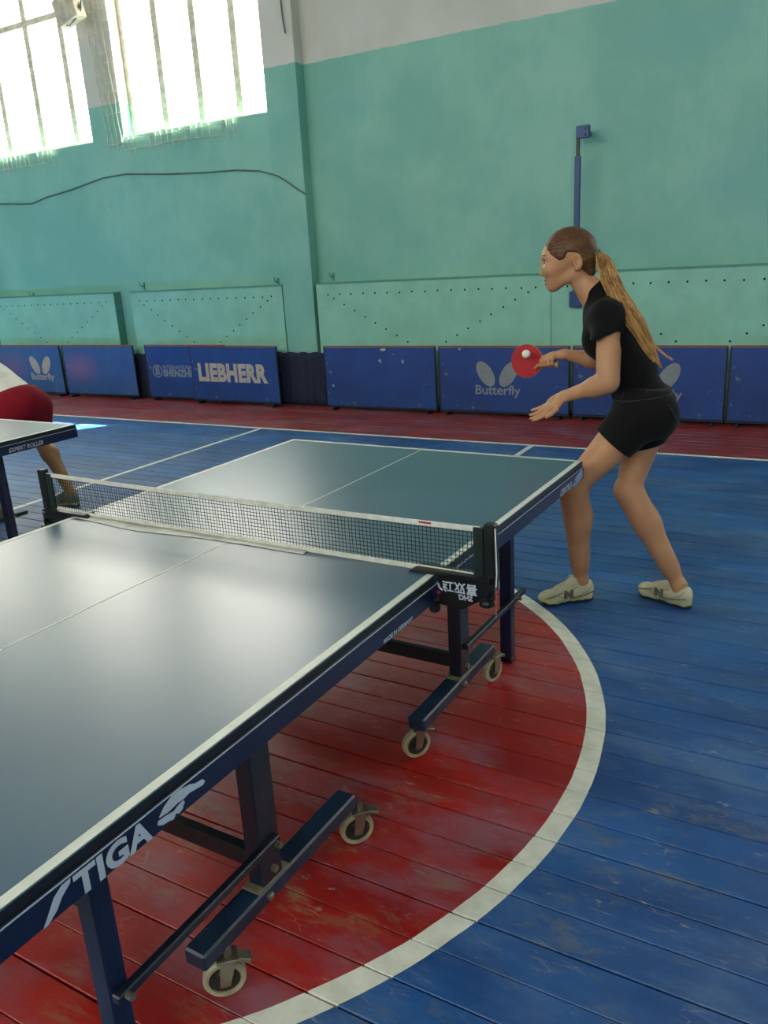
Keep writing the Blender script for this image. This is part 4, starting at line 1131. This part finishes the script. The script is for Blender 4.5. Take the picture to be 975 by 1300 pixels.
    def outline(sc_):
        P = []
        for i in range(40):
            t = PI*.13+i/39*(2*PI-.26*PI); P.append((.079*sc_*math.cos(t), .080*sc_*math.sin(t)))
        return P
    mk = lambda sc_, y0, th, nm, mt, par: MB().prism(outline(sc_)+([(.088, -.014), (.088, .014)] if sc_ > .999 else [(.072, -.018), (.072, .018)]), (0, y0, 0), tuple(hx), tuple(hz), th).build(nm, mt, par)
    sg = np.cross(hx, hz)[1]; sg = 1 if sg > 0 else -1   # sg > 0: local thickness axis points away from the table side
    mk(1.0, -.003*sg, .006, 'blade', M['wood'], pd); mk(.985, -.0052 if sg > 0 else -.0030, .0022, 'rubber', M['rubber_red'], pd)
    mk(.985, .0030 if sg > 0 else .0052, .0022, 'rubber', M['rubber_black'], pd)
    MB().tube([Vector(hx*.080), Vector(hx*.10), Vector(hx*.14), Vector(hx*.156)], [.0125, .0115, .012, .0135], 12).build('handle', M['wood'], pd, smooth=True)
    ball = MB().lathe([(0, -.02)]+[(.02*math.sin(t), -.02*math.cos(t)) for t in [PI*i/14 for i in range(1, 14)]]+[(0, .02)], (0, 0, 0), (0, 0, 1), 24).build('ball', M['ball'], None, True, tuple(A(668, 449.5, 1.74)))
    tag(ball, 'white table tennis ball in the air in front of the red paddle', 'ball')
M['seam2'] = cloth('dark_loop', srgb(40, 40, 42))
M['hair_tie'] = simple('teal_hair_tie', srgb(86, 110, 100), .7)
M['hair_brow'] = simple('brow_hair', srgb(92, 62, 40), .7)
build_woman()

# ---------------------------------------------------------------- the player at the left edge
def build_player():
    A = at; O = np.array([-3.5, 1.8, 0.])
    root = thing('person', 'player in white shirt and dark red shorts bending behind the second table', 'person', tuple(O))
    pel = A(27, 514, 1.85); che = A(-52, 462, 1.80)
    ax = unit(che-pel); up = unit(np.cross([0, 1, 0], ax)); up = up if up[2] > 0 else -up; R = np.array([ax, [0, 1, 0], up])
    hipL, hipR = pel+[0, -.10, -.03], pel+[0, .10, -.03]
    knR = A(46, 552, 1.97); anR = A(92, 634, 1.90)
    knL = A(-22, 578, 1.50); anL = A(-6, 646, 1.42); anL[2] = max(anL[2], .1)
    anR[2] = max(anR[2], .09)
    B = Field((-4.75, 1.10, 0.), (-2.85, 2.35, 1.52), .009)
    B.add(ell(pel, (.15, .165, .13), R), .02); B.add(seg(pel, che, .125, .15, (0, 1, 0), 1.2), .06)
    for hp, kn, an in ((hipL, knL, anL), (hipR, knR, anR)):
        B.add(seg(hp, kn, .10, .062), .04); cf = kn*.68+an*.32+np.array([.03, 0, 0]); B.add(seg(kn, cf, .055, .062), .04); B.add(seg(cf, an, .058, .036), .04)
        B.add(seg(an, an+[-.02, 0, -.05], .036, .035), .03)
    sL, sR = che+[-.05, -.17, .02], che+[-.05, .17, .02]
    B.add(ell(sL, (.075,)*3), .05); B.add(ell(sR, (.075,)*3), .05)
    eL, eR = sL+[-.05, -.08, -.27], sR+[-.08, .06, -.27]; wL, wR = eL+[-.22, .05, -.02], eR+[-.22, -.05, .03]
    for s_, e, w in ((sL, eL, wL), (sR, eR, wR)):
        B.add(seg(s_, e, .055, .045), .03); B.add(seg(e, w, .044, .029), .03)
        dd = unit(w-e); B.add(ell(w+dd*.06, (.055, .036, .018)), .02)
        for k in range(4): B.add(seg(w+dd*.10+[0, -.03+.02*k, 0], w+dd*.17+[0, -.034+.022*k, -.02], .0105, .009), .008)
        B.add(seg(w+dd*.03+[0, -.03, 0], w+dd*.08+[0, -.055, .0], .012, .010), .01)
    hd = che+np.array([-.27, 0, .13]); B.add(seg(che+[-.06, 0, .04], hd, .065, .055), .04)
    B.add(ell(hd+[-.02, 0, .03], (.10, .078, .11)), .03); B.add(ell(hd+[-.06, 0, -.03], (.055, .055, .075)), .03); B.add(ell(hd+[-.118, 0, -.01], (.018, .012, .02)), .015)
    for s in (-1, 1): B.add(ell(hd+[.0, s*.08, .0], (.018, .01, .03)), .01)
    B.mesh('body', M['skin2'], root, O, blur=0)
    T = Field((-4.75, 1.35, .5), (-3.0, 2.3, 1.5), .009)
    T.add(seg(pel, che, .150, .168, (0, 1, 0), 1.15), .03); T.add(ell((pel+che)/2+[0, 0, -.02], (.2, .17, .16), R), .05)
    for s_, e in ((sL, eL), (sR, eR)): T.add(inter(seg(s_, e, .085, .075), (s_*.35+e*.65, unit(e-s_))), .03)
    T.whole(folds(.007, 21, (16, 20, 18)))
    cutp = A(20, 503, 1.85); cn = unit([1, 0, .25])
    wa = A(38, 488, 1.85); wb = A(0, 514, 1.85); tv = unit(wb-wa); nn = unit(np.cross(tv, [0, 1, 0])); nn = nn if nn[0] > 0 else -nn
    T.whole(lambda D, P: np.maximum(D, (P-V(wa))@V(nn)))
    T.mesh('shirt', M['tee_white'], root, O)
    S = Field((-4.2, 1.35, .3), (-3.0, 2.3, 1.25), .009)
    S.add(ell(pel, (.165, .185, .16), R), .02); S.add(seg(pel, pel*.6+che*.4, .14, .14, (0, 1, 0), 1.2), .04)
    for hp, kn in ((hipL, knL), (hipR, knR)): S.add(inter(seg(hp, kn, .135, .11), (hp*.3+kn*.7, unit(kn-hp))), .04)
    S.whole(folds(.006, 5, (16, 20, 18))); S.whole(lambda D, P: np.maximum(D, -((P-V(wa))@V(nn))-.03))
    S.mesh('shorts', M['shorts_red'], root, O)
    H = Field(hd-[.17, .14, .12], hd+[.15, .14, .2], .008); H.add(ell(hd+[-.0, 0, .045], (.112, .09, .108)), .01)
    H.whole(lambda D, P: np.maximum(D, (P-V(hd+[-.06, 0, .03]))@V(unit([-.8, 0, -.6])))); H.mesh('hair', M['hair_dark'], root, O)
    shoe(root, O, (anR[0]+.07, anR[1]), (anR[0]-.2, anR[1]-.06), 1, emblem=False, mats=('shoe_grey', 'shoe_grey', 'sole'))
    shoe(root, O, (anL[0]+.07, anL[1]), (anL[0]-.2, anL[1]-.03), 1, emblem=False, mats=('shoe_grey', 'shoe_grey', 'sole'))
build_player()
